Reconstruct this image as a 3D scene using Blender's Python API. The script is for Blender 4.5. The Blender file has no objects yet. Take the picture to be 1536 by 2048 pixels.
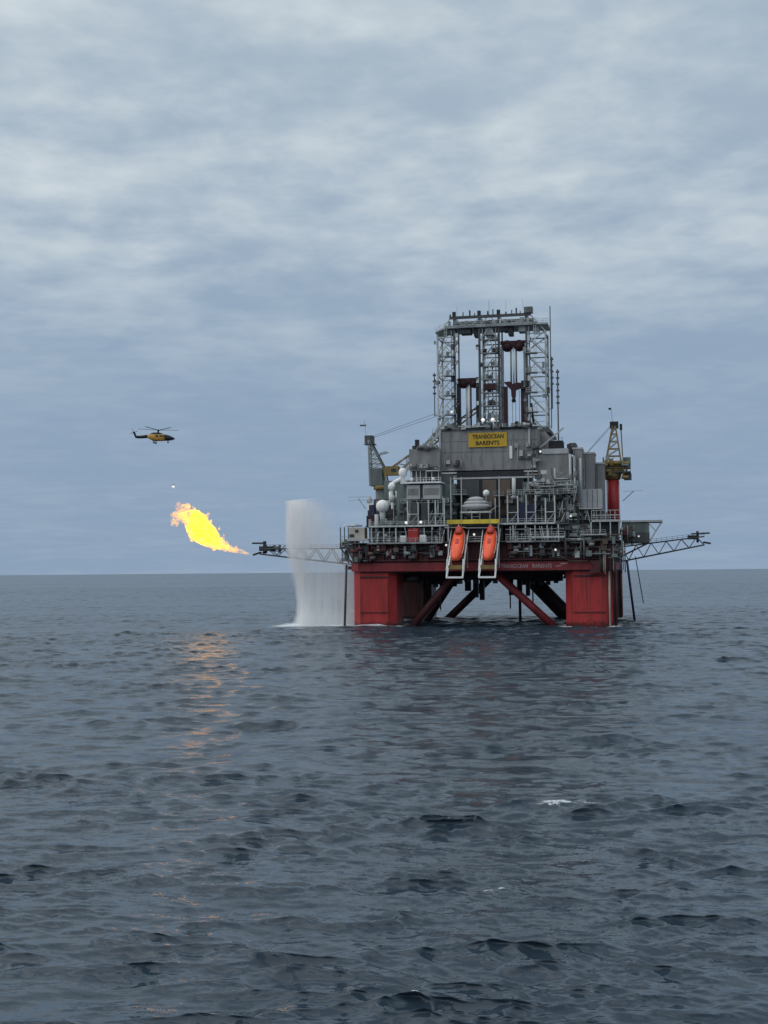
import bpy, bmesh, math, random
import numpy as np
from mathutils import Vector, Matrix

R = math.radians
scene = bpy.context.scene
col = scene.collection

# ------------------------------------------------------------------ camera
CAM_H = 15.0
pitch, roll = R(2.69), R(0.48)
cam_d = bpy.data.cameras.new("camera")
cam = bpy.data.objects.new("camera", cam_d)
col.objects.link(cam)
c_, s_, cp, sp = math.cos(roll), math.sin(roll), math.cos(pitch), math.sin(pitch)
right = Vector((c_, s_ * sp, -s_ * cp))
up = Vector((s_, -c_ * sp, c_ * cp))
fwd = Vector((0, cp, sp))
m = Matrix((right, up, -fwd)).transposed().to_4x4()
m.translation = Vector((0, 0, CAM_H))
cam.matrix_world = m
cam_d.sensor_fit = 'HORIZONTAL'
cam_d.sensor_width = 36.0
cam_d.lens = 59.3
cam_d.clip_start = 0.5
cam_d.clip_end = 60000
scene.camera = cam

# ------------------------------------------------------------------ sky, sun, exposure
SUN_EL, SUN_AZ = R(56), R(-102)         # azimuth clockwise from +Y: high on the left, veiled by cloud
world = bpy.data.worlds.new("World")
scene.world = world
world.use_nodes = True
nt = world.node_tree
nt.nodes.clear()
def N(t, typ, **kw):
    n = t.nodes.new(typ)
    for k, v in kw.items():
        setattr(n, k, v)
    return n
def L(t, a, b):
    t.links.new(a, b)
def math_node(t, op, a, b=None, c=None, clamp=False):
    n = N(t, 'ShaderNodeMath', operation=op, use_clamp=clamp)
    for i, v in enumerate((a, b, c)):
        if v is None:
            continue
        if hasattr(v, 'is_linked'):
            L(t, v, n.inputs[i])
        else:
            n.inputs[i].default_value = v
    return n.outputs[0]
def smooth(t, v, lo, hi, a=0.0, b=1.0):
    n = N(t, 'ShaderNodeMapRange', interpolation_type='SMOOTHSTEP')
    L(t, v, n.inputs['Value'])
    n.inputs['From Min'].default_value = lo
    n.inputs['From Max'].default_value = hi
    n.inputs['To Min'].default_value = a
    n.inputs['To Max'].default_value = b
    return n.outputs['Result']
def mix_col(t, f, a, b):
    n = N(t, 'ShaderNodeMix', data_type='RGBA')
    for sock, v in ((n.inputs['Factor'], f), (n.inputs['A'], a), (n.inputs['B'], b)):
        if hasattr(v, 'is_linked'):
            L(t, v, sock)
        else:
            sock.default_value = v if not isinstance(v, tuple) else (*v[:3], 1)
    return n.outputs['Result']
def noise(t, vec, scale, detail=4, rough=0.5, dist=0.0):
    n = N(t, 'ShaderNodeTexNoise')
    n.inputs['Scale'].default_value = scale
    n.inputs['Detail'].default_value = detail
    n.inputs['Roughness'].default_value = rough
    n.inputs['Distortion'].default_value = dist
    if vec is not None:
        L(t, vec, n.inputs['Vector'])
    return n.outputs['Fac']

tc = N(nt, 'ShaderNodeTexCoord')
nrm = N(nt, 'ShaderNodeVectorMath', operation='NORMALIZE')
L(nt, tc.outputs['Generated'], nrm.inputs[0])
sep = N(nt, 'ShaderNodeSeparateXYZ')
L(nt, nrm.outputs[0], sep.inputs[0])
zup = math_node(nt, 'MAXIMUM', sep.outputs['Z'], 0.0)
den = math_node(nt, 'ADD', zup, 0.10)
comb = N(nt, 'ShaderNodeCombineXYZ')
L(nt, math_node(nt, 'DIVIDE', sep.outputs['X'], den), comb.inputs['X'])
L(nt, math_node(nt, 'DIVIDE', sep.outputs['Y'], den), comb.inputs['Y'])
comb.inputs['Z'].default_value = 7.3
big = noise(nt, comb.outputs[0], 0.95, 3, 0.5, 0.3)
mid = noise(nt, comb.outputs[0], 3.6, 5, 0.5, 0.15)
fine = noise(nt, comb.outputs[0], 9.0, 5, 0.55, 0.15)
mixn = math_node(nt, 'ADD', math_node(nt, 'MULTIPLY', big, 0.42),
                 math_node(nt, 'ADD', math_node(nt, 'MULTIPLY', mid, 0.36), math_node(nt, 'MULTIPLY', fine, 0.22)))
cover = smooth(nt, mixn, 0.39, 0.68)
alt = smooth(nt, sep.outputs['Z'], 0.10, 0.34, 0.10, 0.95)       # clouds near the horizon merge into one grey-blue layer
cover = math_node(nt, 'MULTIPLY', cover, alt)
lift = smooth(nt, sep.outputs['Z'], 0.06, 0.44)
layer = mix_col(nt, lift, (0.268, 0.372, 0.515), (0.395, 0.492, 0.592))
clouds = mix_col(nt, cover, layer, (0.72, 0.79, 0.815))
sky = N(nt, 'ShaderNodeTexSky', sky_type='NISHITA', sun_disc=False)
sky.sun_elevation = SUN_EL
sky.sun_rotation = SUN_AZ
sky.air_density, sky.dust_density, sky.ozone_density = 1.0, 2.0, 1.0
bg_sky = N(nt, 'ShaderNodeBackground'); bg_sky.inputs['Strength'].default_value = 0.06
L(nt, sky.outputs['Color'], bg_sky.inputs['Color'])
bg_cl = N(nt, 'ShaderNodeBackground'); bg_cl.inputs['Strength'].default_value = 1.0
L(nt, clouds, bg_cl.inputs['Color'])
mx = N(nt, 'ShaderNodeMixShader'); mx.inputs[0].default_value = 0.93     # closed cloud cover over the clear sky
L(nt, bg_sky.outputs[0], mx.inputs[1]); L(nt, bg_cl.outputs[0], mx.inputs[2])
wo = N(nt, 'ShaderNodeOutputWorld'); L(nt, mx.outputs[0], wo.inputs['Surface'])

sun_d = bpy.data.lights.new("sun", 'SUN')
sun_d.energy = 1.5
sun_d.angle = R(100)
sun_d.color = (1.0, 0.96, 0.90)
sun = bpy.data.objects.new("sun", sun_d)
col.objects.link(sun)
sd = Vector((math.sin(SUN_AZ) * math.cos(SUN_EL), math.cos(SUN_AZ) * math.cos(SUN_EL), math.sin(SUN_EL)))
sun.rotation_euler = (-sd).to_track_quat('-Z', 'Y').to_euler()

vs = scene.view_settings
vs.view_transform = 'Standard'; vs.look = 'None'; vs.exposure = 0.0; vs.gamma = 1.0; vs.use_curve_mapping = False
cy = scene.cycles
cy.max_bounces = 10; cy.diffuse_bounces = 3; cy.glossy_bounces = 3; cy.volume_bounces = 8
cy.use_denoising = True
cy.volume_max_steps = 256
cy.sample_clamp_indirect = 20.0

# ------------------------------------------------------------------ materials
MATS = {}
def paint(name, c, rough=0.55, metal=0.0, var=0.25, scale=0.35, stain=None, stain_amt=0.0, spec=0.35):
    """painted steel: uneven colour, vertical weather streaks"""
    mt = bpy.data.materials.new(name); mt.use_nodes = True
    t = mt.node_tree; b = t.nodes['Principled BSDF']
    tcn = N(t, 'ShaderNodeTexCoord')
    mp = N(t, 'ShaderNodeMapping'); mp.inputs['Scale'].default_value = (1, 1, 0.22)
    L(t, tcn.outputs['Object'], mp.inputs['Vector'])
    n1 = noise(t, mp.outputs[0], scale, 6, 0.6)
    f = smooth(t, n1, 0.32, 0.68)
    lo = tuple(x * (1 - var) for x in c); hi = tuple(min(1, x * (1 + var)) for x in c)
    cc = mix_col(t, f, lo, hi)
    if stain:
        n2 = noise(t, mp.outputs[0], scale * 3.1, 5, 0.65, 0.2)
        cc = mix_col(t, smooth(t, n2, 0.52, 0.72, 0, stain_amt), cc, stain)
    L(t, cc, b.inputs['Base Color'])
    b.inputs['Roughness'].default_value = rough
    b.inputs['Metallic'].default_value = metal
    b.inputs['Specular IOR Level'].default_value = spec
    MATS[name] = mt
    return mt
RUST = (0.12, 0.05, 0.03)
paint('red', (0.41, 0.036, 0.036), 0.5, stain=(0.20, 0.03, 0.03), stain_amt=0.6, var=0.16)
paint('red_mid', (0.20, 0.026, 0.030), 0.55, stain=(0.09, 0.025, 0.025), stain_amt=0.6)
paint('red_dark', (0.078, 0.022, 0.024), 0.6, stain=(0.045, 0.022, 0.02), stain_amt=0.7)  # darker, browner red for the upper strake and hull fittings
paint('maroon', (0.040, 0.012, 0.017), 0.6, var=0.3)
paint('grey', (0.235, 0.235, 0.235), 0.6, stain=(0.13, 0.115, 0.10), stain_amt=0.65, var=0.16)
paint('grey_light', (0.42, 0.43, 0.44), 0.55, stain=(0.28, 0.26, 0.24), stain_amt=0.5, var=0.12)
paint('grey_dark', (0.075, 0.082, 0.086), 0.6, stain=RUST, stain_amt=0.35)
paint('grey_green', (0.13, 0.16, 0.155), 0.6, stain=(0.09, 0.10, 0.10), stain_amt=0.5)
paint('steel', (0.26, 0.285, 0.29), 0.5, stain=(0.12, 0.10, 0.09), stain_amt=0.4)
paint('steel_pale', (0.50, 0.53, 0.52), 0.5, stain=(0.25, 0.24, 0.22), stain_amt=0.4)
paint('white', (0.82, 0.83, 0.82), 0.5, var=0.08, stain=(0.45, 0.42, 0.38), stain_amt=0.4)
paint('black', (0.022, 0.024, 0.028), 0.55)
paint('dark_blue', (0.03, 0.033, 0.075), 0.55)
paint('brown', (0.10, 0.075, 0.06), 0.6)
paint('beige', (0.45, 0.42, 0.36), 0.6, var=0.1)
paint('yellow', (0.62, 0.50, 0.06), 0.5, stain=(0.35, 0.27, 0.05), stain_amt=0.5)
paint('sign_yellow', (0.56, 0.36, 0.035), 0.5, var=0.08)
paint('ochre', (0.25, 0.175, 0.06), 0.55, stain=(0.18, 0.11, 0.04), stain_amt=0.6)
paint('orange', (0.93, 0.105, 0.03), 0.32, var=0.08, spec=0.5)
paint('orange_dark', (0.42, 0.05, 0.03), 0.4)
paint('letter_dark', (0.03, 0.024, 0.015), 0.6)
paint('letter_pale', (0.36, 0.25, 0.27), 0.6, var=0.15)
paint('heli_yellow', (0.52, 0.30, 0.06), 0.35, var=0.06)
paint('heli_black', (0.016, 0.022, 0.03), 0.3, var=0.1)
paint('glass', (0.02, 0.03, 0.04), 0.08, var=0.1, spec=0.6)
paint('cable', (0.06, 0.065, 0.075), 0.6)
paint('bird_white', (0.80, 0.80, 0.78), 0.7, var=0.04)
paint('bird_grey', (0.40, 0.42, 0.45), 0.7, var=0.04)
# column paint: rust runs, and a dark wet band of growth at the waterline
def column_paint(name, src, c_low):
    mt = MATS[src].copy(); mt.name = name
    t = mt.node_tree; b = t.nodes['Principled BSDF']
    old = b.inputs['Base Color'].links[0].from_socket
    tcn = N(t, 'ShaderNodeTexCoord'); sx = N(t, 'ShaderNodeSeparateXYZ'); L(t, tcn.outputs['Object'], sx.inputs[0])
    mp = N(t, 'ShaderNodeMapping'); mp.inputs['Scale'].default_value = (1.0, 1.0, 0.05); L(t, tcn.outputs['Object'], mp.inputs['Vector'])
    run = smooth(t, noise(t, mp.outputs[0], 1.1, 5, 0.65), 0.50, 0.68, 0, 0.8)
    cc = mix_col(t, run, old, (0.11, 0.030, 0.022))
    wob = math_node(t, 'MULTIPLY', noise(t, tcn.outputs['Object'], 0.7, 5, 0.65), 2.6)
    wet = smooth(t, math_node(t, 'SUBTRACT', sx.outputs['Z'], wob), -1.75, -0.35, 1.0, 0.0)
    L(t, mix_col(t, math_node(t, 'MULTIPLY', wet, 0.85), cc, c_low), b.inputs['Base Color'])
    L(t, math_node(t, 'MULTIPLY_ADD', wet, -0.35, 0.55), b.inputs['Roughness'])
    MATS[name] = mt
column_paint('red_column', 'red', (0.05, 0.018, 0.016))
paint('red_shaded', (0.060, 0.020, 0.020), 0.6, stain=(0.03, 0.018, 0.016), stain_amt=0.7)  # rear columns: under-deck shade put into a darker red
column_paint('red_column_shaded', 'red_shaded', (0.02, 0.014, 0.013))
lamp = bpy.data.materials.new('lamp'); lamp.use_nodes = True
lb = lamp.node_tree.nodes['Principled BSDF']
lb.inputs['Base Color'].default_value = (0.9, 0.9, 0.88, 1)
lb.inputs['Emission Color'].default_value = (1.0, 0.97, 0.9, 1)
lb.inputs['Emission Strength'].default_value = 0.55
MATS['lamp'] = lamp

# ------------------------------------------------------------------ rig frame and mesh builder
YAW = R(-12)
RIG = Matrix.Translation((28, 360, 0)) @ Matrix.Rotation(YAW, 4, 'Z')   # u right, v away, z up
BASE = {}                                                                # root object -> base in rig coordinates
def root_of(o):
    while o.parent:
        o = o.parent
    return o
def tag(o, label=None, cat=None, group=None, kind=None):
    if label: o['label'] = label
    if cat: o['category'] = cat
    if group: o['group'] = group
    if kind: o['kind'] = kind
    return o
def thing(name, base, label, cat, group=None, frame=RIG):
    o = bpy.data.objects.new(name, None)
    col.objects.link(o)
    o.empty_display_size = 0.5
    o.matrix_world = frame @ Matrix.Translation(base)
    BASE[o.name] = Vector(base)
    return tag(o, label, cat, group)
class MB:
    def __init__(self):
        self.v, self.f = [], []
    def add(self, vs, fs):
        n = len(self.v)
        self.v += [tuple(p) for p in vs]
        self.f += [tuple(i + n for i in f) for f in fs]
        return self
    def box(self, x0, x1, y0, y1, z0, z1):
        vs = [(x, y, z) for z in (z0, z1) for x, y in ((x0, y0), (x1, y0), (x1, y1), (x0, y1))]
        return self.add(vs, [(3, 2, 1, 0), (4, 5, 6, 7), (0, 1, 5, 4), (1, 2, 6, 5), (2, 3, 7, 6), (3, 0, 4, 7)])
    def tube(self, a, b, r0, r1=None, n=8, flat=None):
        a, b = Vector(a), Vector(b); r1 = r0 if r1 is None else r1
        d = (b - a).normalized()
        s = d.cross(Vector((0, 0, 1)))
        if s.length < 1e-4: s = Vector((1, 0, 0))
        s.normalize(); t = d.cross(s)
        vs = []
        off = math.pi / 4 if n == 4 else 0
        for p, r in ((a, r0), (b, r1)):
            for i in range(n):
                w = 2 * math.pi * i / n + off
                vs.append(p + s * (r * math.cos(w)) + t * (r * (flat or 1) * math.sin(w)))
        fs = [(i, (i + 1) % n, n + (i + 1) % n, n + i) for i in range(n)]
        fs += [tuple(range(n))[::-1], tuple(range(n, 2 * n))]
        return self.add(vs, fs)
    def bar(self, a, b, w, h=None):
        return self.tube(a, b, w * 0.7071, n=4)
    def prism(self, pts, z0, z1):
        n = len(pts)
        vs = [(x, y, z0) for x, y in pts] + [(x, y, z1) for x, y in pts]
        return self.add(vs, [(i, (i + 1) % n, n + (i + 1) % n, n + i) for i in range(n)] + [tuple(range(n))[::-1], tuple(range(n, 2 * n))])
    def profile(self, pts, x0, x1, axis='x'):
        """polygon in (y,z) swept along x"""
        n = len(pts)
        vs = [(x0, y, z) for y, z in pts] + [(x1, y, z) for y, z in pts]
        return self.add(vs, [(i, (i + 1) % n, n + (i + 1) % n, n + i) for i in range(n)] + [tuple(range(n))[::-1], tuple(range(n, 2 * n))])
    def front(self, pts, y0, y1):
        """polygon in (x,z) swept along y"""
        n = len(pts)
        vs = [(x, y0, z) for x, z in pts] + [(x, y1, z) for x, z in pts]
        return self.add(vs, [(i, (i + 1) % n, n + (i + 1) % n, n + i) for i in range(n)] + [tuple(range(n))[::-1], tuple(range(n, 2 * n))])
    def ball(self, c, r, nu=14, nv=9, sz=1.0, zmin=-1.0):
        c = Vector(c); vs = []
        for j in range(nv + 1):
            ph = -math.pi / 2 + math.pi * j / nv
            zz = max(math.sin(ph), zmin)
            for i in range(nu):
                th = 2 * math.pi * i / nu
                vs.append(c + Vector((r * math.cos(ph) * math.cos(th), r * math.cos(ph) * math.sin(th), r * sz * zz)))
        fs = [(j * nu + i, j * nu + (i + 1) % nu, (j + 1) * nu + (i + 1) % nu, (j + 1) * nu + i) for j in range(nv) for i in range(nu)]
        return self.add(vs, fs)
    def loft(self, secs):
        n = len(secs[0]); vs = [p for s in secs for p in s]
        fs = [(j * n + i, j * n + (i + 1) % n, (j + 1) * n + (i + 1) % n, (j + 1) * n + i) for j in range(len(secs) - 1) for i in range(n)]
        fs += [tuple(range(n))[::-1], tuple(range((len(secs) - 1) * n, len(secs) * n))]
        return self.add(vs, fs)
    def build(self, name, mat, parent=None, smooth_=False):
        b = BASE.get(root_of(parent).name, Vector((0, 0, 0))) if parent else Vector((0, 0, 0))
        me = bpy.data.meshes.new(name)
        me.from_pydata([(p[0] - b.x, p[1] - b.y, p[2] - b.z) for p in self.v], [], self.f)
        bm = bmesh.new(); bm.from_mesh(me)
        bmesh.ops.recalc_face_normals(bm, faces=bm.faces)
        bm.to_mesh(me); bm.free()
        me.materials.append(MATS[mat])
        if smooth_:
            me.polygons.foreach_set('use_smooth', [True] * len(me.polygons))
        o = bpy.data.objects.new(name, me)
        col.objects.link(o)
        o.parent = parent
        return o
def bx(name, mat, parent, *d): return MB().box(*d).build(name, mat, parent)
def bar(name, mat, parent, a, b, w): return MB().bar(a, b, w).build(name, mat, parent)
def pipe(name, mat, parent, a, b, r, n=8): return MB().tube(a, b, r, n=n).build(name, mat, parent, True)
def rail(parent, a, b, mat='steel_pale', h=1.15, w=0.09, step=1.6):
    a, b = Vector(a), Vector(b); mb = MB()
    n = max(1, round((b - a).length / step))
    for i in range(n + 1):
        p = a.lerp(b, i / n); mb.bar(p, p + Vector((0, 0, h)), w)
    for k in (0.5, 1.0):
        mb.bar(a + Vector((0, 0, h * k)), b + Vector((0, 0, h * k)), w)
    return mb.build('railing', mat, parent)
def deck(parent, x0, x1, y0, y1, z, name='walkway', edge='steel_pale', th=0.45, rails='f', mat=None):
    o = bx(name, mat or edge, parent, x0, x1, y0, y1, z - th, z)
    e = 0.12
    if 'f' in rails: rail(o, (x0, y0 + e, z), (x1, y0 + e, z), edge)
    if 'l' in rails: rail(o, (x0 + e, y0, z), (x0 + e, y1, z), edge)
    if 'r' in rails: rail(o, (x1 - e, y0, z), (x1 - e, y1, z), edge)
    return o

# ------------------------------------------------------------------ sea: one sheet of real waves out to the horizon
SEA_Z = -0.85
def make_sea():
    rs = [32.0]
    while rs[-1] < 22000:
        r = rs[-1]
        dr = r * r / 19000 * 0.75
        if r < 45: dr = 0.16
        elif r < 350: dr = min(dr, 0.66)
        elif r < 520: dr = min(dr, 1.1)
        elif r < 1500: dr = min(dr, 2.3)
        rs.append(r + dr)
    rs = np.array(rs)
    dense = np.radians(np.linspace(-20.0, 20.0, 801))
    side = np.radians(np.array([21, 22, 23.5, 26, 30, 36, 44, 54, 66, 80, 100, 125, 152, 180.0]))
    th = np.concatenate((-side[::-1], dense, side))
    dth = np.gradient(th)
    Rg, Tg = np.meshgrid(rs, th, indexing='ij')
    sp = np.maximum(np.gradient(rs)[:, None], rs[:, None] * dth[None, :]).astype(np.float32)
    X = (Rg * np.sin(Tg)).astype(np.float32); Y = (Rg * np.cos(Tg)).astype(np.float32)
    DX = np.zeros_like(X); DY = np.zeros_like(X); Z = np.zeros_like(X); J = np.zeros_like(X); LOST = np.zeros_like(X)
    ACC = [[np.zeros_like(X) for _ in range(4)] for _ in range(2)]        # longer waves, short waves
    rng = np.random.default_rng(11)
    NW = 170
    lam = 0.36 * (34 / 0.36) ** ((np.arange(NW) + rng.random(NW)) / NW)
    wind = R(262)                                  # seas run towards the viewer, a little from the right
    for l in lam:
        k = 2 * math.pi / l
        spread = 0.42 if l > 5 else 0.58
        a = wind + rng.normal(0, spread)
        s = 0.035 * min(1.0, (2.7 / l) ** 1.05) * (1.0 if l > 0.6 else 0.75)
        s *= rng.uniform(0.6, 1.4)
        A = s / k
        kx, ky = math.cos(a), math.sin(a)
        ph0 = rng.uniform(0, 2 * math.pi)
        rows = np.nonzero((l / sp.min(axis=1)) > 1.8)[0]
        if len(rows) == 0:
            LOST += s * s / 2; continue
        n = rows[-1] + 1
        LOST[n:] += s * s / 2
        f = np.clip((l / sp[:n] - 1.8) / 2.2, 0, 1)
        LOST[:n] += (1 - f * f) * s * s / 2
        ph = k * (kx * X[:n] + ky * Y[:n]) + ph0
        cs, sn = np.cos(ph), np.sin(ph)
        q = 1 if l < 3.0 else 0
        ACC[q][0][:n] += f * A * cs
        ACC[q][1][:n] -= f * A * kx * sn; ACC[q][2][:n] -= f * A * ky * sn
        ACC[q][3][:n] += f * s * cs
    zl = ACC[0][0]
    ride = np.clip(np.exp(0.40 * zl / max(zl[:400].std(), 1e-3)), 0.5, 1.9)       # short waves stand up on the crests of the longer ones
    for k_ in range(4): ACC[1][k_] *= ride
    Z, DX, DY, J = (ACC[0][k_] + ACC[1][k_] for k_ in range(4))
    ZS = ACC[1][0]
    # groups of steep waves with quieter water between them
    gsum = np.zeros_like(X)
    for q in range(16):
        a = wind + rng.normal(0, 0.8); l = 5 * (45 / 5) ** rng.random()
        fq = np.clip((l / sp - 2) / 2, 0, 1)
        gsum += fq * np.cos(2 * math.pi / l * (math.cos(a) * X + math.sin(a) * Y) + rng.uniform(0, 6.28))
    env = 0.92 * np.exp(0.105 * gsum)
    cu, su = math.cos(YAW), math.sin(YAW)
    u = (X - 28) * cu + (Y - 360) * su; v = -(X - 28) * su + (Y - 360) * cu
    lee = np.clip(1.25 - np.maximum(np.abs(u) / 40, np.abs(v - 33) / 44), 0, 0.3) / 0.3      # water broken by the columns
    env *= 1 + 0.9 * lee; LOST *= (1 + 0.9 * lee) ** 2
    fade = np.clip(1.6 - Rg / 9000, 0, 1).astype(np.float32) * env
    Z *= fade; DX *= fade; DY *= fade; J *= env
    ZS = np.maximum(ZS * fade, 0)
    lean = 0.85 * ZS + 3.2 * np.minimum(ZS, 0.18) ** 2          # crests lean the way the sea runs
    lean *= np.clip(2.6 - Rg / 200, 0, 1)
    DX += lean * math.cos(wind); DY += lean * math.sin(wind)
    # foam: breaking crests, and broken water round the rig's columns and under the spray
    near = J[(Rg < 200) & (np.abs(Tg) < 0.36)]
    j0, j1 = np.quantile(near, 0.99975), np.quantile(near, 0.99999)
    foam = np.clip((J - j0) / (j1 - j0), 0, 1)
    cu, su = math.cos(YAW), math.sin(YAW)
    u = (X - 28) * cu + (Y - 360) * su; v = -(X - 28) * su + (Y - 360) * cu
    def boxd(u0, u1, v0, v1):
        du = np.maximum(np.maximum(u0 - u, u - u1), 0); dv = np.maximum(np.maximum(v0 - v, v - v1), 0)
        return np.hypot(du, dv)
    wash = np.zeros_like(X)
    for (u0, u1) in ((-38.2, -25.5), (23.1, 36.5)):
        for (v0, v1) in ((0, 14), (59, 73)):
            wash = np.maximum(wash, 1.0 * np.clip(1 - boxd(u0, u1, v0, v1) / 4.2, 0, 1))
    wash = np.maximum(wash, 0.95 * np.clip(1 - boxd(-60, -38, 3, 13) / 8.0, 0, 1))
    for (fx_, fy_, fr_) in ((11.9, 85.5, 1.5), (13.0, 86.2, 0.9), (-3.5, 60.2, 0.7), (-9.6, 50.5, 0.5), (5.2, 63.5, 0.5), (-21.0, 165, 2.2), (12.5, 300, 3.0), (3.0, 96, 0.6), (27, 150, 1.0)):
        d2 = ((X - fx_) / 1.8) ** 2 + (Y - fy_) ** 2
        loc = d2 < (fr_ * 2.5) ** 2
        if loc.any():
            foam[loc] = np.maximum(foam[loc], 0.85 * np.exp(-d2[loc] / fr_ ** 2) * np.clip(0.5 + J[loc] / 0.5, 0, 1))
    foam = np.maximum(foam, wash)
    co = np.stack((X + DX, Y + DY, Z), -1).reshape(-1, 3)
    nr, nc = X.shape
    idx = np.arange(nr * nc).reshape(nr, nc)
    q = np.stack((idx[:-1, :-1], idx[1:, :-1], idx[1:, 1:], idx[:-1, 1:]), -1).reshape(-1, 4)[:, ::-1]
    me = bpy.data.meshes.new('sea')
    me.vertices.add(len(co)); me.vertices.foreach_set('co', co.astype(np.float32).ravel())
    me.loops.add(q.size); me.loops.foreach_set('vertex_index', q.ravel().astype(np.int32))
    me.polygons.add(len(q)); me.polygons.foreach_set('loop_start', (np.arange(len(q)) * 4).astype(np.int32))
    me.update(calc_edges=True)
    me.polygons.foreach_set('use_smooth', np.ones(len(q), dtype=bool))
    at = me.attributes.new('foam', 'FLOAT', 'POINT')
    at.data.foreach_set('value', foam.astype(np.float32).ravel())
    at = me.attributes.new('ripple', 'FLOAT', 'POINT')          # slope of the waves too short for the sheet's own vertices
    at.data.foreach_set('value', np.sqrt(LOST).astype(np.float32).ravel())
    o = bpy.data.objects.new('sea', me)
    col.objects.link(o)
    o.location.z = SEA_Z
    o['kind'] = 'structure'; o['label'] = 'slate grey choppy open sea reaching to the horizon'
    mt = bpy.data.materials.new('sea_water'); mt.use_nodes = True
    t = mt.node_tree; b = t.nodes['Principled BSDF']
    g = N(t, 'ShaderNodeNewGeometry')
    mp = N(t, 'ShaderNodeMapping'); mp.inputs['Scale'].default_value = (0.6, 1.0, 1.0)
    L(t, g.outputs['Position'], mp.inputs['Vector'])
    def slope(scale, detail):
        n = N(t, 'ShaderNodeTexNoise'); n.inputs['Scale'].default_value = scale; n.inputs['Detail'].default_value = detail; n.inputs['Roughness'].default_value = 0.6
        L(t, mp.outputs[0], n.inputs['Vector'])
        sb = N(t, 'ShaderNodeVectorMath', operation='SUBTRACT'); L(t, n.outputs['Color'], sb.inputs[0]); sb.inputs[1].default_value = (0.5, 0.5, 0.5)
        return sb.outputs[0]
    def vscale(v, f):
        n = N(t, 'ShaderNodeVectorMath', operation='SCALE'); L(t, v, n.inputs[0])
        if hasattr(f, 'is_linked'): L(t, f, n.inputs['Scale'])
        else: n.inputs['Scale'].default_value = f
        return n.outputs[0]
    def vadd(a, b):
        n = N(t, 'ShaderNodeVectorMath', operation='ADD'); L(t, a, n.inputs[0]); L(t, b, n.inputs[1]); return n.outputs[0]
    ra = N(t, 'ShaderNodeAttribute', attribute_name='ripple')
    gm = N(t, 'ShaderNodeMapping'); gm.inputs['Scale'].default_value = (0.35, 1.0, 1.0)
    L(t, g.outputs['Position'], gm.inputs['Vector'])
    gust = smooth(t, noise(t, gm.outputs[0], 0.022, 5, 0.62, 0.4), 0.32, 0.68, 0.55, 1.4)          # gusts roughen the surface in streaks
    broad = smooth(t, noise(t, gm.outputs[0], 0.0035, 5, 0.65, 0.3), 0.36, 0.64, 0.65, 1.3)
    gust = math_node(t, 'MULTIPLY', gust, broad)
    wide = vscale(slope(0.33, 5), math_node(t, 'MULTIPLY', math_node(t, 'MULTIPLY', ra.outputs['Fac'], 8.0), gust))
    tiny = vscale(slope(2.8, 5), math_node(t, 'MULTIPLY', gust, 0.42))
    crisp = vscale(slope(9.0, 4), math_node(t, 'MULTIPLY', gust, 0.42))
    flat = N(t, 'ShaderNodeVectorMath', operation='MULTIPLY'); L(t, vadd(vadd(wide, tiny), crisp), flat.inputs[0]); flat.inputs[1].default_value = (1, 1, 0)
    nn = N(t, 'ShaderNodeVectorMath', operation='NORMALIZE'); L(t, vadd(g.outputs['Normal'], flat.outputs[0]), nn.inputs[0])
    L(t, nn.outputs[0], b.inputs['Normal'])
    fa = N(t, 'ShaderNodeAttribute', attribute_name='foam')
    fn = noise(t, g.outputs['Position'], 4.5, 7, 0.75)
    fm = math_node(t, 'MULTIPLY', smooth(t, math_node(t, 'ADD', fa.outputs['Fac'], math_node(t, 'MULTIPLY', math_node(t, 'SUBTRACT', fn, 0.5), 2.2)), 0.45, 0.85), smooth(t, fa.outputs['Fac'], 0.02, 0.25))
    cc = mix_col(t, fm, (0.026, 0.043, 0.061), (0.66, 0.71, 0.74))
    L(t, cc, b.inputs['Base Color'])
    L(t, math_node(t, 'ADD', math_node(t, 'MULTIPLY', fm, 0.5), math_node(t, 'MULTIPLY_ADD', ra.outputs['Fac'], 0.7, 0.05)), b.inputs['Roughness'])
    b.inputs['IOR'].default_value = 1.333
    me.materials.append(mt)
make_sea()

# ------------------------------------------------------------------ the rig: hull
random.seed(4)
rig = thing('oil_rig', (0, 36, 0), 'red and grey semi-submersible drilling rig standing on four columns in the sea', 'oil rig')
def chamfer(x0, x1, y0, y1, c):
    return [(x0 + c, y0), (x1 - c, y0), (x1, y0 + c), (x1, y1 - c), (x1 - c, y1), (x0 + c, y1), (x0, y1 - c), (x0, y0 + c)]
COLS = []
for (x0, x1) in ((-38.2, -25.5), (23.1, 36.5)):
    for (y0, y1) in ((0, 14.5), (58.5, 73)):
        COLS.append(MB().prism(chamfer(x0, x1, y0, y1, 2.3), -7, 15.2).build('column', 'red_column' if y0 < 10 else 'red_column_shaded', rig))
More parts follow.
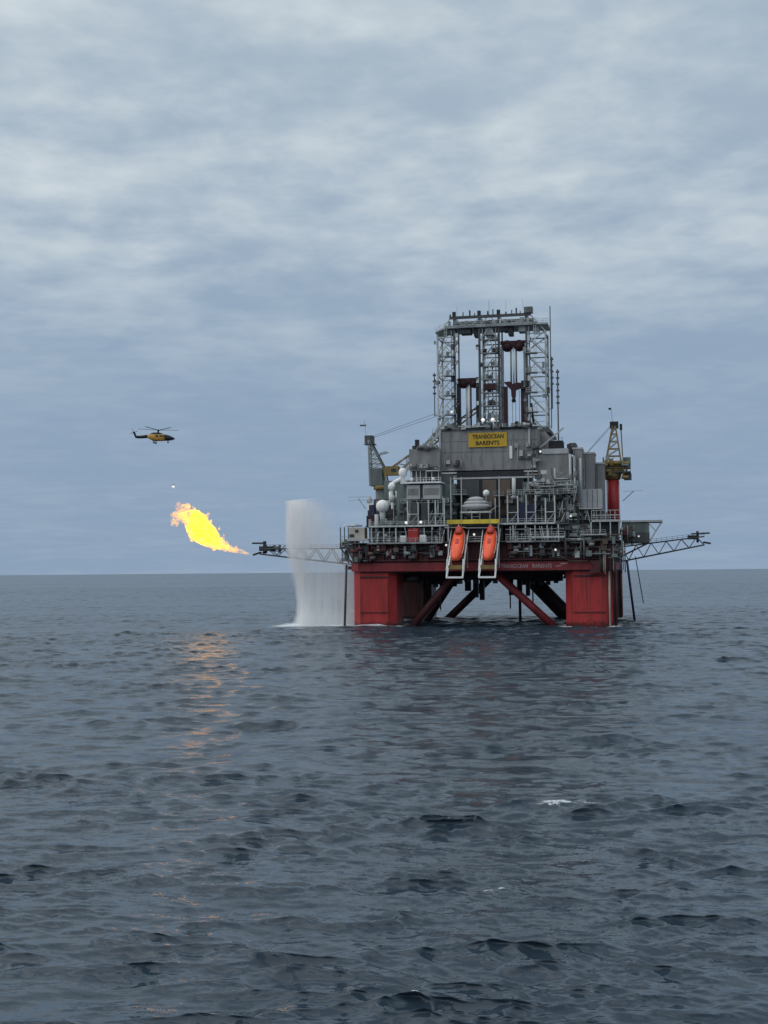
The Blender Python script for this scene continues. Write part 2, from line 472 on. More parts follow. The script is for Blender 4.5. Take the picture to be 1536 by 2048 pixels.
# column fittings: vertical pipes, ladders, fender strips, draught marks
for x in (35.3, 36.3):
    pipe('drain_pipe', 'beige' if x < 36 else 'red_dark', COLS[2], (x, 0.6 + (x - 35.3) * 1.5, -2), (x, 0.6 + (x - 35.3) * 1.5, 15), 0.28)
for y in (3.5, 6.5, 9.5):
    pipe('drain_pipe', 'red_dark', COLS[2], (36.85, y, -2), (36.85, y, 15), 0.35)
for y in (61, 66, 71):
    pipe('drain_pipe', 'beige' if y == 71 else 'red_dark', COLS[3], (36.9, y, -2), (36.9, y, 15), 0.4)
for ci, x in ((0, -30), (2, 30)):
    for z in range(1, 13): bx('draught_mark', 'red_dark', COLS[ci], x - 0.12, x + 0.12, -0.06, -0.003, z, z + 0.35)
for ci, x0, x1 in ((0, -35.9, -27.8), (2, 25.4, 34.2)):
    bx('rubbing_strip', 'red_dark', COLS[ci], x0, x1, -0.25, -0.004, 13.1, 13.6)
    bx('rubbing_strip', 'red_dark', COLS[ci], x0, x1, -0.18, -0.004, 3.0, 3.3)
# underside bracing
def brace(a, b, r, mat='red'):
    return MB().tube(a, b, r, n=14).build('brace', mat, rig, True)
brace((-24, 6, -4), (-8.0, 6, 15.5), 1.05, 'red_dark')
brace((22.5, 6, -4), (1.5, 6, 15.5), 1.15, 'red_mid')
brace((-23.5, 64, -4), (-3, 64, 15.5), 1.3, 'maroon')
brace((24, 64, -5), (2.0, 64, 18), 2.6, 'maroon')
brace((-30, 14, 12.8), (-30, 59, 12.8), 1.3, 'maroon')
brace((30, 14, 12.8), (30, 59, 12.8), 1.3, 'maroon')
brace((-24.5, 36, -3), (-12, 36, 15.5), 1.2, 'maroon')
# deck box: proud lower girder, darker recessed upper strake
bxb = MB().prism(chamfer(-38.5, 36.9, -0.6, 73.6, 2.6), 15.2, 23.0).build('deck_box', 'red_dark', rig)
gird = MB().prism(chamfer(-38.8, 37.2, -1.1, 74.1, 2.6), 15.0, 17.4).build('hull_girder', 'red_mid', rig)  # shade of the overhanging deck is in the girder's darker red
MB().prism(chamfer(-39.1, 37.6, -1.6, 74.6, 2.8), 17.9, 18.25).build('hull_ledge', 'red_dark', rig)
for x in np.arange(-33, 34, 2.2):
    if -10 < x < 6: continue
    bx('stiffener', 'red_dark', bxb, x - 0.14, x + 0.14, -1.35, -0.604, 18.25, 22.5)
for x0, x1, z in ((-33, -10, 20.2), (-30, -12, 21.3), (7, 34, 19.6), (9, 30, 21.0)):
    pipe('hull_pipe', 'grey_dark', bxb, (x0, -1.5, z), (x1, -1.5, z), 0.2)
for x in (-28, -22.5, -20.2, -15, 9, 13.5, 17, 21, 26):
    bx('hull_box', random.choice(['steel', 'grey_dark', 'steel_pale']), bxb, x, x + random.uniform(0.6, 1.5), -2.0, -1.36, 18.4 + random.random() * 2, 19.4 + random.random() * 3)
# underdeck machinery hanging below the moonpool
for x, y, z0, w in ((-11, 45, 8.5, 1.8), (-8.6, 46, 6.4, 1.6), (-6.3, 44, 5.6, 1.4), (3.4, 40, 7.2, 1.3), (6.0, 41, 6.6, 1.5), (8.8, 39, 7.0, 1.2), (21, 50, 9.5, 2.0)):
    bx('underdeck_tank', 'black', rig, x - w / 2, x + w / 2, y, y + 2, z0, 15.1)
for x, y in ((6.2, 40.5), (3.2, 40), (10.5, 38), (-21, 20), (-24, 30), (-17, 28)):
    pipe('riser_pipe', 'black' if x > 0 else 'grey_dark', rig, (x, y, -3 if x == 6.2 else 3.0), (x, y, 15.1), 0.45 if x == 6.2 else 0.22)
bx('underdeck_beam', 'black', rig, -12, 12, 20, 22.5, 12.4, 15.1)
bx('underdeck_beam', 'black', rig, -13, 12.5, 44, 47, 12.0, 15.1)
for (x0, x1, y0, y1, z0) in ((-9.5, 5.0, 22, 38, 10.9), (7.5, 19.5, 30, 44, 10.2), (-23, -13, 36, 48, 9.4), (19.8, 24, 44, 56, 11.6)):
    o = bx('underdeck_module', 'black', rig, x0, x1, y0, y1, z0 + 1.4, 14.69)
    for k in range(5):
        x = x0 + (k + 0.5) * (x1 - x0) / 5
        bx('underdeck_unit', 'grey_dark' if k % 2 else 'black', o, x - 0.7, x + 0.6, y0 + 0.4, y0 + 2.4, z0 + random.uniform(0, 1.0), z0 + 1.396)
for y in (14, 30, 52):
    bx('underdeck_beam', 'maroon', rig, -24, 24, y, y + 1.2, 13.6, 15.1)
# mooring lines and caisson pipes down the sides
pipe('caisson_pipe', 'grey_dark', rig, (-40.9, 4, 17), (-41.6, 4, -2), 0.35)
pipe('caisson_pipe', 'dark_blue', rig, (39.4, 40, 18), (41.6, 40, -2), 0.36)
pipe('hose', 'cable', rig, (42.0, 40, 19), (44.2, 40, 4.5), 0.14)
for x, y in ((-40.5, 6), (-39, 2)):
    bx('pipe_bracket', 'red_dark', rig, x - 0.5, x + 0.8, y, y + 0.6, 15.6, 16.6)
MB().prism(chamfer(-38.0, 36.5, -0.4, 73.4, 2.6), 14.7, 14.98).build('underdeck_shade_plate', 'black', rig)  # added black plate, its colour stands in for shade on the underside
# hull lettering and mark
def text(s, x, y, z, size, mat, parent, width=None, name='lettering', ext=0.03):
    cu = bpy.data.curves.new(name, 'FONT'); cu.body = s; cu.size = size; cu.extrude = ext; cu.offset = 0.018 * size
    cu.align_x = 'CENTER'; cu.align_y = 'CENTER'
    cu.materials.append(MATS[mat])
    o = bpy.data.objects.new(name, cu); col.objects.link(o); o.parent = parent
    b = BASE[root_of(parent).name]
    o.location = (x - b.x, y - b.y, z - b.z); o.rotation_euler = (R(90), 0, 0)
    bpy.context.view_layer.update()
    me = bpy.data.meshes.new_from_object(o.evaluated_get(bpy.context.evaluated_depsgraph_get()))
    me.name = name
    mo = bpy.data.objects.new(name, me); col.objects.link(mo); mo.parent = parent
    mo.location = o.location; mo.rotation_euler = o.rotation_euler
    if width:
        mo.scale.x = width / max(o.dimensions.x, 1e-3)
    bpy.data.objects.remove(o)
    return mo
text('TRANSOCEAN', 9.1, -1.13, 16.15, 1.55, 'letter_pale', gird, 7.6)
text('BARENTS', 16.8, -1.13, 16.15, 1.55, 'letter_pale', gird, 5.4)
MB().front([(20.3, 15.9), (22.0, 16.1), (22.4, 16.35), (20.9, 16.25)], -1.16, -1.11).build('swoosh_mark', 'letter_pale', gird)
MB().front([(21.8, 16.55), (23.9, 16.7), (23.9, 17.05), (22.2, 16.95)], -1.16, -1.11).build('swoosh_mark', 'letter_pale', gird)

# ------------------------------------------------------------------ the rig: decks and walls
main = deck(rig, -38.5, 38.5, -3.0, 73, 23.3, 'main_deck', 'grey_dark', 0.3, '')
bx('deck_edge', 'steel', main, -33, -11, -3.25, -3.004, 22.85, 23.35)
bx('deck_edge', 'steel', main, 7, 22, -3.25, -3.004, 22.85, 23.35)
rail(main, (-33, -2.9, 23.3), (-11, -2.9, 23.3)); rail(main, (7, -2.9, 23.3), (22, -2.9, 23.3))
core = bx('deckhouse_wall', 'grey_dark', rig, -34, 34, 4.2, 70, 23.3, 28.0)
lvl2 = deck(rig, -34, 24.5, -1.0, 70, 28.2, 'upper_deck', 'grey_dark', 0.4, '')
bx('deck_edge', 'steel_pale', lvl2, -33, -9.9, -1.3, -1.004, 27.75, 28.25)
bx('deck_edge', 'steel_pale', lvl2, 5.2, 20.5, -1.3, -1.004, 27.95, 28.45)
rail(lvl2, (-33, -0.9, 28.2), (-10, -0.9, 28.2)); rail(lvl2, (5.5, -0.9, 28.4), (20.3, -0.9, 28.4))
# posts between main deck and upper deck
for x in (-32.2, -28.6, -25, -14.4, -12.1, 8.8, 12.3, 15.0, 18.4, 21.5):
    bar('deck_post', random.choice(['steel', 'steel_pale', 'grey_light']), rig, (x, -0.8, 23.3), (x, -0.8, 27.8), 0.35)
# clutter behind the posts, each piece bolted to the wall
def clutter(x0, x1, yf, z0, z1, n, parent, mats=('steel', 'grey_dark', 'grey_green', 'grey', 'steel_pale', 'black'), big=2.6):
    for _ in range(n):
        k = random.random()
        x = random.uniform(x0, x1); z = random.uniform(z0, z1 - 0.8)
        mt = random.choice(mats)
        if k < 0.38:
            w = random.uniform(0.6, big); h = min(random.uniform(0.6, 2.2), z1 - z); d = random.uniform(0.4, 1.6)
            bx(random.choice(['cabinet', 'equipment_box', 'duct']), mt, parent, x, min(x + w, x1 + 0.5), yf - d, yf - 0.004, z, z + h)
        elif k < 0.6:
            y = yf - random.uniform(0.3, 1.3); r = random.uniform(0.1, 0.24)
            pipe('pipe', mt, parent, (x, y, z0), (x, y, min(z1, z + random.uniform(2, 6))), r)
        elif k < 0.82:
            y = yf - random.uniform(0.3, 1.3); l = random.uniform(2, 7)
            pipe('pipe', mt, parent, (x, y, z), (min(x + l, x1), y, z), random.uniform(0.1, 0.2))
        elif k < 0.9:
            y = yf - 1.0
            MB().tube((x, y, z), (x + random.uniform(1.2, 2.4), y, z), 0.55, n=12).build('tank', mt, parent, True)
        else:
            y = yf - 0.5
            bar('stay', mt, parent, (x, y, z), (min(x + random.uniform(1, 2.5), x1), y, min(z + random.uniform(1, 3), z1)), 0.18)
clutter(-33, -11, 4.2, 23.3, 27.6, 95, core)
clutter(6, 30, 4.2, 23.3, 27.6, 95, core)
clutter(7, 22, 0.5, 23.3, 26.0, 16, core, big=1.4)
clutter(-33, -24, 0.5, 23.3, 26.0, 12, core, big=1.4)
clutter(-32, -11, -1.4, 18.4, 23.0, 34, bxb, ('grey_dark', 'red_dark', 'black', 'steel', 'brown'), 1.6)
clutter(6.5, 24, -1.4, 18.4, 23.0, 30, bxb, ('grey_dark', 'red_dark', 'black', 'steel', 'brown'), 1.6)
clutter(-38.5, -32, -1.4, 17.6, 22.6, 26, bxb, ('grey_dark', 'red_dark', 'black', 'grey_green', 'brown'), 1.6)
for i in range(26):                                        # slim stanchions and stays along the deck fronts
    x = random.choice((random.uniform(-32, -11), random.uniform(6.5, 22)))
    bar('stanchion', random.choice(['steel', 'steel_pale', 'grey_light', 'grey_dark']), core, (x, -1.2, 23.3), (x + random.choice((0, 0, 0.9, -0.9)), -1.2, random.uniform(25.2, 27.7)), 0.2)
for z in (24.8, 26.3):
    pipe('pipe', 'steel', core, (-33, -0.2, z), (-11, -0.2, z), 0.14); pipe('pipe', 'grey_light', core, (6.5, -0.2, z + 0.3), (23, -0.2, z + 0.3), 0.14)
# level two: grey-green wall behind bays of posts
wall2l = bx('deckhouse_wall', 'grey_green', rig, -26, -8.6, 5.5, 40, 28.2, 40.4)
wall2r = bx('deckhouse_wall', 'grey_green', rig, 11, 27, 5.5, 40, 28.2, 40.4)
backw = bx('deckhouse_wall', 'black', rig, -8.6, 11, 9.0, 40, 28.2, 44.0)
bx('door', 'brown', backw, -1.0, 3.0, 8.8, 8.996, 32, 41.5)
bx('door', 'brown', backw, 3.6, 7.2, 8.8, 8.996, 31, 41.5)
bx('door', 'grey_dark', backw, -7.0, -2.0, 8.8, 8.996, 33, 41.5)
for x in (-21.7, -18.6, -15.6, -13.6, -11.0, 7.2, 10.1, 12.5, 15.1, 17.9, 20.5):
    bar('bay_post', 'steel_pale', rig, (x, 0.2, 28.2), (x, 0.2, random.uniform(34.5, 36.5)), 0.34)
for a, b in ((-21.7, -18.6), (-15.6, -13.6), (-13.6, -11.0), (7.2, 10.1), (12.5, 15.1), (17.9, 20.5)):
    bar('bay_rail', 'steel_pale', rig, (a, 0.1, 31.4), (b, 0.1, 31.4), 0.2)
    bar('bay_stay', 'steel', rig, (a + 0.4, 0.0, 28.5), (b, 0.0, 31.3), 0.22)
for x0, x1, mt in ((10.4, 12.3, 'dark_blue'), (12.8, 14.9, 'dark_blue'), (-17.9, -16.2, 'grey_dark'), (-20.9, -19.0, 'grey_dark'), (18.2, 20.2, 'black'), (7.6, 9.6, 'black')):
    bx('bay_locker', mt, wall2r if x0 > 0 else wall2l, x0, x1, 1.0, 5.496, 28.4, random.uniform(33.2, 34.8))
clutter(-25.5, -9, 5.5, 28.4, 36, 70, wall2l)
clutter(11.5, 26.5, 5.5, 28.4, 40, 110, wall2r, ('steel', 'grey_dark', 'grey', 'steel_pale', 'black', 'brown', 'grey_light'), 1.8)
clutter(-8, 10.5, 9.0, 28.4, 36, 26, backw)
clutter(12, 26, 5.5, 35.5, 44, 40, wall2r, ('steel', 'grey', 'steel_pale', 'grey_dark'))
for i in range(30):
    x = random.choice((random.uniform(-24, -10.5), random.uniform(7, 26)))
    z0 = random.uniform(28.4, 33); z1 = z0 + random.uniform(2, 7)
    bar('stanchion', random.choice(['steel', 'steel_pale', 'grey_light', 'grey_dark']), wall2r if x > 0 else wall2l, (x, 2.0, z0), (x + random.choice((0, 0, 0, 1.2)), 2.0, z1), 0.18)
for x0, x1, z in ((7, 26, 36.8), (14, 27, 39.0), (-24, -10, 34.9)):
    o = bx('catwalk', 'steel', wall2r if x0 > 0 else wall2l, x0, x1, 1.8, 3.4, z - 0.2, z)
    rail(o, (x0, 1.9, z), (x1, 1.9, z), 'steel_pale', 1.1, 0.1)
# cantilevered grey boxes on the port side, with the pale ledge over them
for x0, x1 in ((-22.2, -18.3), (-17.4, -12.3)):
    o = bx('cantilever_cabin', 'grey_light', rig, x0, x1, 1.5, 5.4, 35.8, 39.9)
    bx('cabin_window', 'grey', o, x0 + 0.4, x1 - 0.4, 1.42, 1.496, 37.0, 38.9)
    for x in (x0 + 0.3, x1 - 0.3):
        bar('cabin_strut', 'steel', o, (x, 5.2, 33.0), (x, 1.9, 35.8), 0.3)
bx('cabin_gap', 'grey_dark', rig, -18.25, -17.45, 2.2, 5.4, 35.9, 39.9)
deck(rig, -23.9, -12.0, 0.8, 10, 40.8, 'ledge_deck', 'white', 0.45, 'fl')
# upper deckhouse blocks
lb_ = bx('deckhouse_block', 'grey', rig, -22.6, -13.4, 8, 34, 44.6, 51.0)
lb2 = bx('deckhouse_block', 'grey_dark', rig, -22.0, -13.4, 9.2, 34, 40.9, 44.55)
for x in (-22.2, -20.5, -19.3, -17.6, -15.9, -13.9):
    bar('block_post', 'grey_light', lb2, (x, 8.2, 40.9), (x, 8.2, 44.55), 0.26)
bx('canopy', 'grey_light', lb2, -17.4, -13.4, 6.8, 9.1, 44.3, 44.55)
bx('door', 'black', lb2, -17.2, -16.2, 9.1, 9.196, 41, 43.8); bx('door', 'black', lb2, -14.6, -13.8, 9.1, 9.196, 41, 43.8)
for x in (-21.8, -15.4): MB().ball((x, 7.6, 42.1), 0.5).build('floodlight', 'white', lb2, True)
mbk = bx('deckhouse_block', 'grey', rig, -13.3, 15.0, 10, 40, 44.4, 56.2)
for z, mt, y0 in ((43.9, 'grey_light', 9.3), (43.0, 'grey', 9.6), (42.2, 'grey_light', 8.9)):
    bx('girder', mt, mbk, -9.8 if z < 43.5 else -13.2, 15.0, y0, 10.4, z - 0.4, z + 0.1)
bx('block_step', 'grey_dark', mbk, -13.25, -9.9, 9.5, 10.4, 40.8, 43.4)
for z in (49.8, 53.0):
    bx('seam', 'grey_dark', mbk, -13.2, 14.9, 9.95, 9.996, z, z + 0.08)
for x in np.arange(-10.5, 14.5, 3.1):
    bx('seam', 'grey_dark', mbk, x, x + 0.06, 9.96, 9.996, 44.6, 56)
bx('cable_trunk', 'grey_light', mbk, -13.9, -13.34, 9.4, 10.2, 42, 56)
bx('cable_trunk', 'grey_light', mbk, 12.4, 13.0, 9.4, 9.996, 51.0, 59.5)
bx('vertical_light_panel', 'white', mbk, 6.9, 7.7, 9.7, 9.996, 47.6, 51.3)
bx('parapet', 'grey_dark', mbk, -13.4, 15.1, 9.8, 10.3, 56.2, 56.9)
clutter(-12.5, -6, 10, 44.6, 47.5, 7, mbk, ('grey', 'grey_light', 'grey_dark'), 1.2)
clutter(8.5, 14.5, 10, 44.6, 52, 14, mbk, ('grey', 'grey_light', 'grey_dark', 'steel'), 1.4)
clutter(-12.5, 14, 10, 56.3, 58.4, 26, mbk, ('grey_dark', 'steel', 'black', 'grey_light'), 1.4)
clutter(-22, -14, 8, 44.8, 46.6, 10, lb_, ('grey', 'grey_dark', 'grey_light'), 1.2)
clutter(-22, -14, 8.4, 50.9, 52.6, 10, lb_, ('grey_dark', 'steel', 'grey'), 1.2)
# yellow name board
brd = bx('name_board', 'sign_yellow', mbk, -5.1, 6.2, 9.6, 9.9, 51.2, 55.4)
text('TRANSOCEAN', 0.7, 9.56, 54.2, 1.7, 'letter_dark', brd, 9.2)
text('BARENTS', 0.5, 9.56, 52.3, 1.7, 'letter_dark', brd, 6.9)
# starboard block, its pale roof plant and pipe bundle
rb = bx('deckhouse_block', 'grey', rig, 15.05, 24.4, 10.5, 40, 40.5, 48.6)
bx('roof_plant', 'grey_light', rb, 16.3, 23.8, 10.2, 18, 48.7, 50.2)
rp = bx('roof_plant', 'black', rb, 17.9, 22.1, 14, 20, 50.3, 52.9)
rail(rp, (17.9, 14.05, 52.9), (22.1, 14.05, 52.9), 'steel', 0.9)
bx('roof_plant', 'grey_dark', rb, 23.0, 25.8, 18, 24, 49.5, 52.2)
MB().tube((24.6, 19, 50), (24.6, 19, 52.5), 1.1, n=12).build('roof_fan', 'grey_dark', rb, True)
MB().front([(9, 56.9), (16.0, 56.9), (22.8, 49.5), (15.0, 49.5)], 22, 30).build('slanted_duct', 'grey', rb)
bar('stair', 'grey_light', rb, (15.2, 12, 50.5), (22.5, 12.5, 56.4), 0.45)
for x, y, mt in ((24.5, 8.0, 'grey_light'), (25.6, 9.0, 'steel'), (26.4, 10.0, 'grey_dark'), (27.2, 10.5, 'grey_light')):
    pipe('exhaust_pipe', mt, rb, (x, y, 33), (x, y, 48.5 - (x - 24) * 0.4), 0.38)
for x0, x1, y0, zt in ((25.0, 27.6, 14, 50.2), (27.8, 30.9, 20, 49.3), (31.0, 33.5, 24, 46.5)):
    o = bx('exhaust_stack', 'grey', rig, x0, x1, y0, y0 + 9, 33, zt)
    bx('stack_cap', 'grey_light', o, x0 - 0.2, x1 + 0.2, y0 - 0.2, y0 + 9.2, zt + 0.004, zt + 0.5)
    bx('stack_seam', 'grey_dark', o, x0 + 0.3, x0 + 0.5, y0 - 0.05, y0 - 0.003, 33.5, zt - 0.4)
o = bx('deckhouse_block', 'grey_light', rig, 27.5, 33.0, 13, 24, 32.6, 38.4)
for x in (28.9, 30.4, 31.8): bx('panel_rib', 'grey_dark', o, x, x + 0.14, 12.93, 12.996, 33, 38.2)
sdk = deck(rig, 20.9, 33.2, 4.5, 12, 32.6, 'side_deck', 'grey_light', 0.4, 'f')
bx('deckhouse_wall', 'grey_dark', rig, 24.5, 34, 8, 40, 28.2, 32.2)
clutter(21, 31, 8.0, 28.4, 32, 36, sdk)
for i in range(9):
    x = 21.5 + i * 1.2
    bar('stay', random.choice(['steel', 'steel_pale', 'grey_light']), sdk, (x, 5.5, 28.6 + random.random() * 2), (x + random.uniform(-0.8, 1.2), 5.5, 32.2), 0.2)
# right-hand crane platform and the dark bay below it
cpd = deck(rig, 30.8, 38.6, -1.5, 6, 28.9, 'crane_platform', 'grey_light', 0.6, 'fr')
rail(cpd, (30.8, -1.3, 28.9), (38.5, -1.3, 28.9), 'steel_pale', 2.6, 0.14, 1.4)
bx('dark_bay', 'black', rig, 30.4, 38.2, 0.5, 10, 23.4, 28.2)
for x in (30.6, 33.1, 35.9, 38.3):
    bar('deck_post', 'steel_pale', rig, (x, -1.2, 23.3), (x, -1.2, 28.3), 0.3)
deck(rig, 28.0, 34.6, -3.8, -0.5, 24.9, 'service_platform', 'grey_light', 0.35, 'f')
bx('deck_edge', 'steel_pale', main, 14.3, 23.4, -4.2, -3.3, 24.0, 24.5)
rail(main, (14.3, -4.0, 24.5), (23.4, -4.0, 24.5))
clutter(23.5, 39, -1.8, 18.3, 25.5, 46, rig, ('grey_green', 'red_dark', 'grey_dark', 'brown', 'steel'), big=1.8)
for i in range(16):
    x = 33.0 + i * 0.45
    pipe('standpipe', random.choice(['red_dark', 'brown', 'grey_dark', 'beige']), rig, (x, -2.4 + i * 0.12, random.uniform(13.5, 17)), (x, -2.4 + i * 0.12, random.uniform(19.5, 23)), 0.16)
MB().front([(30.0, 17.6), (34.2, 17.6), (33.0, 14.4), (29.2, 13.6), (31.2, 15.8)], -2.2, -1.2).build('fairlead', 'red_dark', rig)
# curved fender line under the right corner
for a, b in (((21.6, -1.9, 19.4), (24.6, -1.9, 17.5)), ((24.6, -1.9, 17.5), (29.5, -1.9, 17.5)), ((35.5, -1.9, 17.7), (38.6, 0.2, 18.3))):
    bar('guard_rail', 'brown', rig, a, b, 0.3)
# side module on the right with its flat pale roof
smod = bx('side_module', 'grey_green', rig, 38.6, 46.4, 14, 24, 22.6, 28.4)
bx('module_roof', 'grey_light', smod, 38.6, 50.2, 13.6, 24.4, 28.6, 29.15)
bar('module_strut', 'grey_light', smod, (46.5, 14.5, 23.2), (50.0, 14.5, 28.6), 0.4)
bar('module_strut', 'grey_light', smod, (46.5, 14.5, 28.0), (48.4, 14.5, 25.8), 0.3)
bx('module_band', 'grey_dark', smod, 38.5, 46.5, 13.9, 13.996, 22.7, 25.6)
bx('module_lamp', 'lamp', smod, 43.2, 43.6, 13.6, 13.9, 24.3, 24.7)
bar('module_strut', 'grey_dark', smod, (37.8, 15, 18.5), (46.2, 15, 22.6), 0.45)
clutter(37.5, 42, 13.6, 22.0, 27.5, 20, smod, ('brown', 'grey_dark', 'red_dark', 'steel'))
bar('antenna_arm', 'steel', rig, (38.4, 44, 36.4), (41.8, 44, 39.4), 0.25)
bar('antenna_arm', 'steel', rig, (38.4, 44, 39.4), (44.5, 44, 39.5), 0.1)
# port corner: boarding platform, wheel-box cabin, lockers, radome
pplat = deck(rig, -42.2, -36.5, 1.0, 12, 22.3, 'boarding_platform', 'grey_dark', 0.5, 'l')
for x in (-42.0, -40.8, -39.6, -38.3):
    bar('platform_post', 'grey_green', pplat, (x, 1.4, 22.3), (x, 1.4, 28.0), 0.3)
bx('platform_roof', 'white', pplat, -41.0, -37.4, 1.0, 10, 28.4, 28.8)
for z in (23.6, 25.2): bar('platform_rail', 'steel', pplat, (-42.1, 1.2, z), (-38.0, 1.2, z), 0.12)
for a, b in (((-42, 1.3, 22), (-38.2, 1.3, 17.0)), ((-42, 11, 22), (-38.2, 11, 17.0)), ((-40, 1.3, 22), (-38.2, 1.3, 18.5))):
    bar('platform_bracket', 'grey_dark', pplat, a, b, 0.4)
clutter(-42, -37.5, 3.4, 17.5, 24.5, 26, pplat, ('grey_green', 'grey_dark', 'grey', 'steel_pale'), big=1.2)
cab = bx('control_cabin', 'beige', rig, -39.0, -34.5, 0.2, 4, 24.6, 27.8)
bx('cabin_window', 'glass', cab, -37.3, -36.3, 0.1, 0.196, 26.3, 27.2)
bx('cabin_window', 'glass', cab, -39.0, -37.6, 0.06, 0.19, 25.0, 25.9)
bx('cabin_base', 'grey_light', cab, -39.6, -33.2, -0.6, 4, 23.9, 24.55)
for x in (-37.2, -36.0, -34.8):
    bar('cabin_leg', 'grey', cab, (x, -0.3, 20.0), (x, -0.3, 23.9), 0.35)
for (x0, x1, z0, z1, mt) in ((-35.0, -32.4, 28.25, 31.4, 'maroon'), (-34.6, -32.6, 31.41, 33.0, 'dark_blue'), (-34.2, -32.8, 33.01, 34.6, 'dark_blue')):
    bx('stacked_locker', mt, rig, x0, x1, 5, 8, z0, z1)
pipe('vent_pipe', 'grey_light', rig, (-31.0, 0.8, 23.3), (-31.0, 0.8, 31.6), 0.6, 12)
pipe('vent_pipe', 'grey', rig, (-33.0, 0.9, 23.3), (-33.0, 0.9, 30.2), 0.4, 10)
rd = MB().ball((-29.7, 3.0, 34.0), 1.9, 20, 14).build('radome', 'white', rig, True)
MB().tube((-29.7, 3, 28.2), (-29.7, 3, 32.5), 0.7, 0.9, 12).build('pedestal', 'grey_light', rd, True)
for (x, y, z, r) in ((-24.7, 9.0, 44.2, 1.5), (-27.9, 8, 40.0, 1.3), (-27.6, 7.5, 36.4, 1.2), (-37.4, 20, 36.8, 1.1)):
    o = MB().ball((x, y, z), r * 0.88, 14, 10, 1.1).build('satellite_dome', 'white' if r > 1.25 else 'grey_light', rig, True)
    MB().tube((x, y, z - 3.0), (x, y, z - r * 0.8), 0.45, n=8).build('pedestal', 'white', o)
for a, b, r in (((-28.5, 8, 40.5), (-24.3, 9, 43.0), 0.55), ((-27.0, 8, 34.5), (-26.2, 8, 38.8), 0.35), ((-25.6, 8, 34.5), (-26.6, 8, 38.8), 0.35), ((-28.4, 8, 34.6), (-28.4, 8, 38.6), 0.4)):
    pipe('white_duct', 'white', rig, a, b, r)
bx('deckhouse_wall', 'grey_dark', rig, -33.8, -26.1, 9.5, 40, 28.2, 36.5)
bx('deckhouse_wall', 'grey_green', rig, -31.0, -23.0, 11, 38, 36.55, 42.0)
clutter(-33, -26.5, 9.5, 28.4, 36, 26, wall2l, ('grey', 'steel', 'grey_dark', 'steel_pale', 'white'))
for y, z in ((5, 37.0), (5.5, 36.1)):
    bar('antenna_arm', 'steel', rig, (-40.6, y, z), (-33.5, y, z), 0.09)
bar('antenna_arm', 'steel', rig, (-37.5, 5.2, 36.6), (-35.2, 5.2, 33.5), 0.2)
bx('deckhouse_wall', 'white', rig, -36.8, -33.9, 14, 30, 28.2, 35.5)
# machinery under grey tarpaulin over the boats, on a frame
tarp = MB()
for k, (w, d, h) in enumerate(((4.1, 1.6, 0.9), (3.4, 1.4, 0.8), (2.3, 1.2, 0.7))):
    secs = []
    for i in range(9):
        s = -1 + 2 * i / 8
        hh = h * (1 - abs(s) ** 3) + 0.15
        dd = d * (1 - 0.35 * abs(s) ** 3)
        secs.append([(-1.85 + w * s, 0.5 + dd * math.cos(a), 33.4 + k * 0.95 + hh * math.sin(a)) for a in [2 * math.pi * j / 10 for j in range(10)]])
    tarp.loft(secs)
tp = tarp.build('covered_winch', 'grey_light', rig, True)
bx('winch_bed', 'steel_pale', tp, -6.2, 2.6, -1.2, 2.2, 31.4, 31.9)
for x in (-5.9, -2.9, -0.6, 2.3):
    bar('winch_leg', 'steel', tp, (x, -0.9, 28.4), (x, -0.9, 31.4), 0.3)
sd_ = MB().ball((0.9, 2.2, 37.2), 0.95, 14, 10).build('satellite_dome', 'white', rig, True)
MB().tube((0.9, 2.2, 34.8), (0.9, 2.2, 36.4), 0.25).build('pedestal', 'steel', sd_)
for x0, x1, z in ((-9.2, -5.0, 37.2), (3.0, 5.8, 36.6)):
    deck(rig, x0, x1, 2.5, 8.8, z, 'service_platform', 'steel', 0.3, 'f')
for x in (-9.4, -6.3, 4.6):
    bar('bay_post', 'grey_light', rig, (x, 2.4, 28.2), (x, 2.4, 42.0), 0.3)
MB().tube((8.6, 4.5, 36.2), (8.6, 4.5, 41.6), 0.55, n=10).build('vent_trunk', 'steel_pale', rig, True)
MB().ball((8.6, 4.5, 35.9), 0.9, 10, 7, 0.7).build('vent_trunk', 'steel_pale', rig, True)
# floodlights
for (x, y, z, r) in ((-21.9, -1.2, 28.9, 0.42), (-17.6, -1.2, 29.0, 0.42), (-10.0, -3.2, 22.3, 0.3), (-2.0, -3.0, 25.2, 0.34), (20.9, -4.1, 20.6, 0.3), (-19.2, -2.1, 18.9, 0.3), (24.7, 4.2, 30.3, 0.35), (15.9, 9.5, 49.4, 0.35), (-17.4, -1.2, 24.0, 0.25)):
    o = MB().ball((x, y, z), r, 10, 7).build('floodlight', 'lamp', rig, True)
    MB().bar((x, y + r * 0.9, z), (x, y + r + 0.5, z - 0.5), 0.12).build('bracket', 'steel', o)
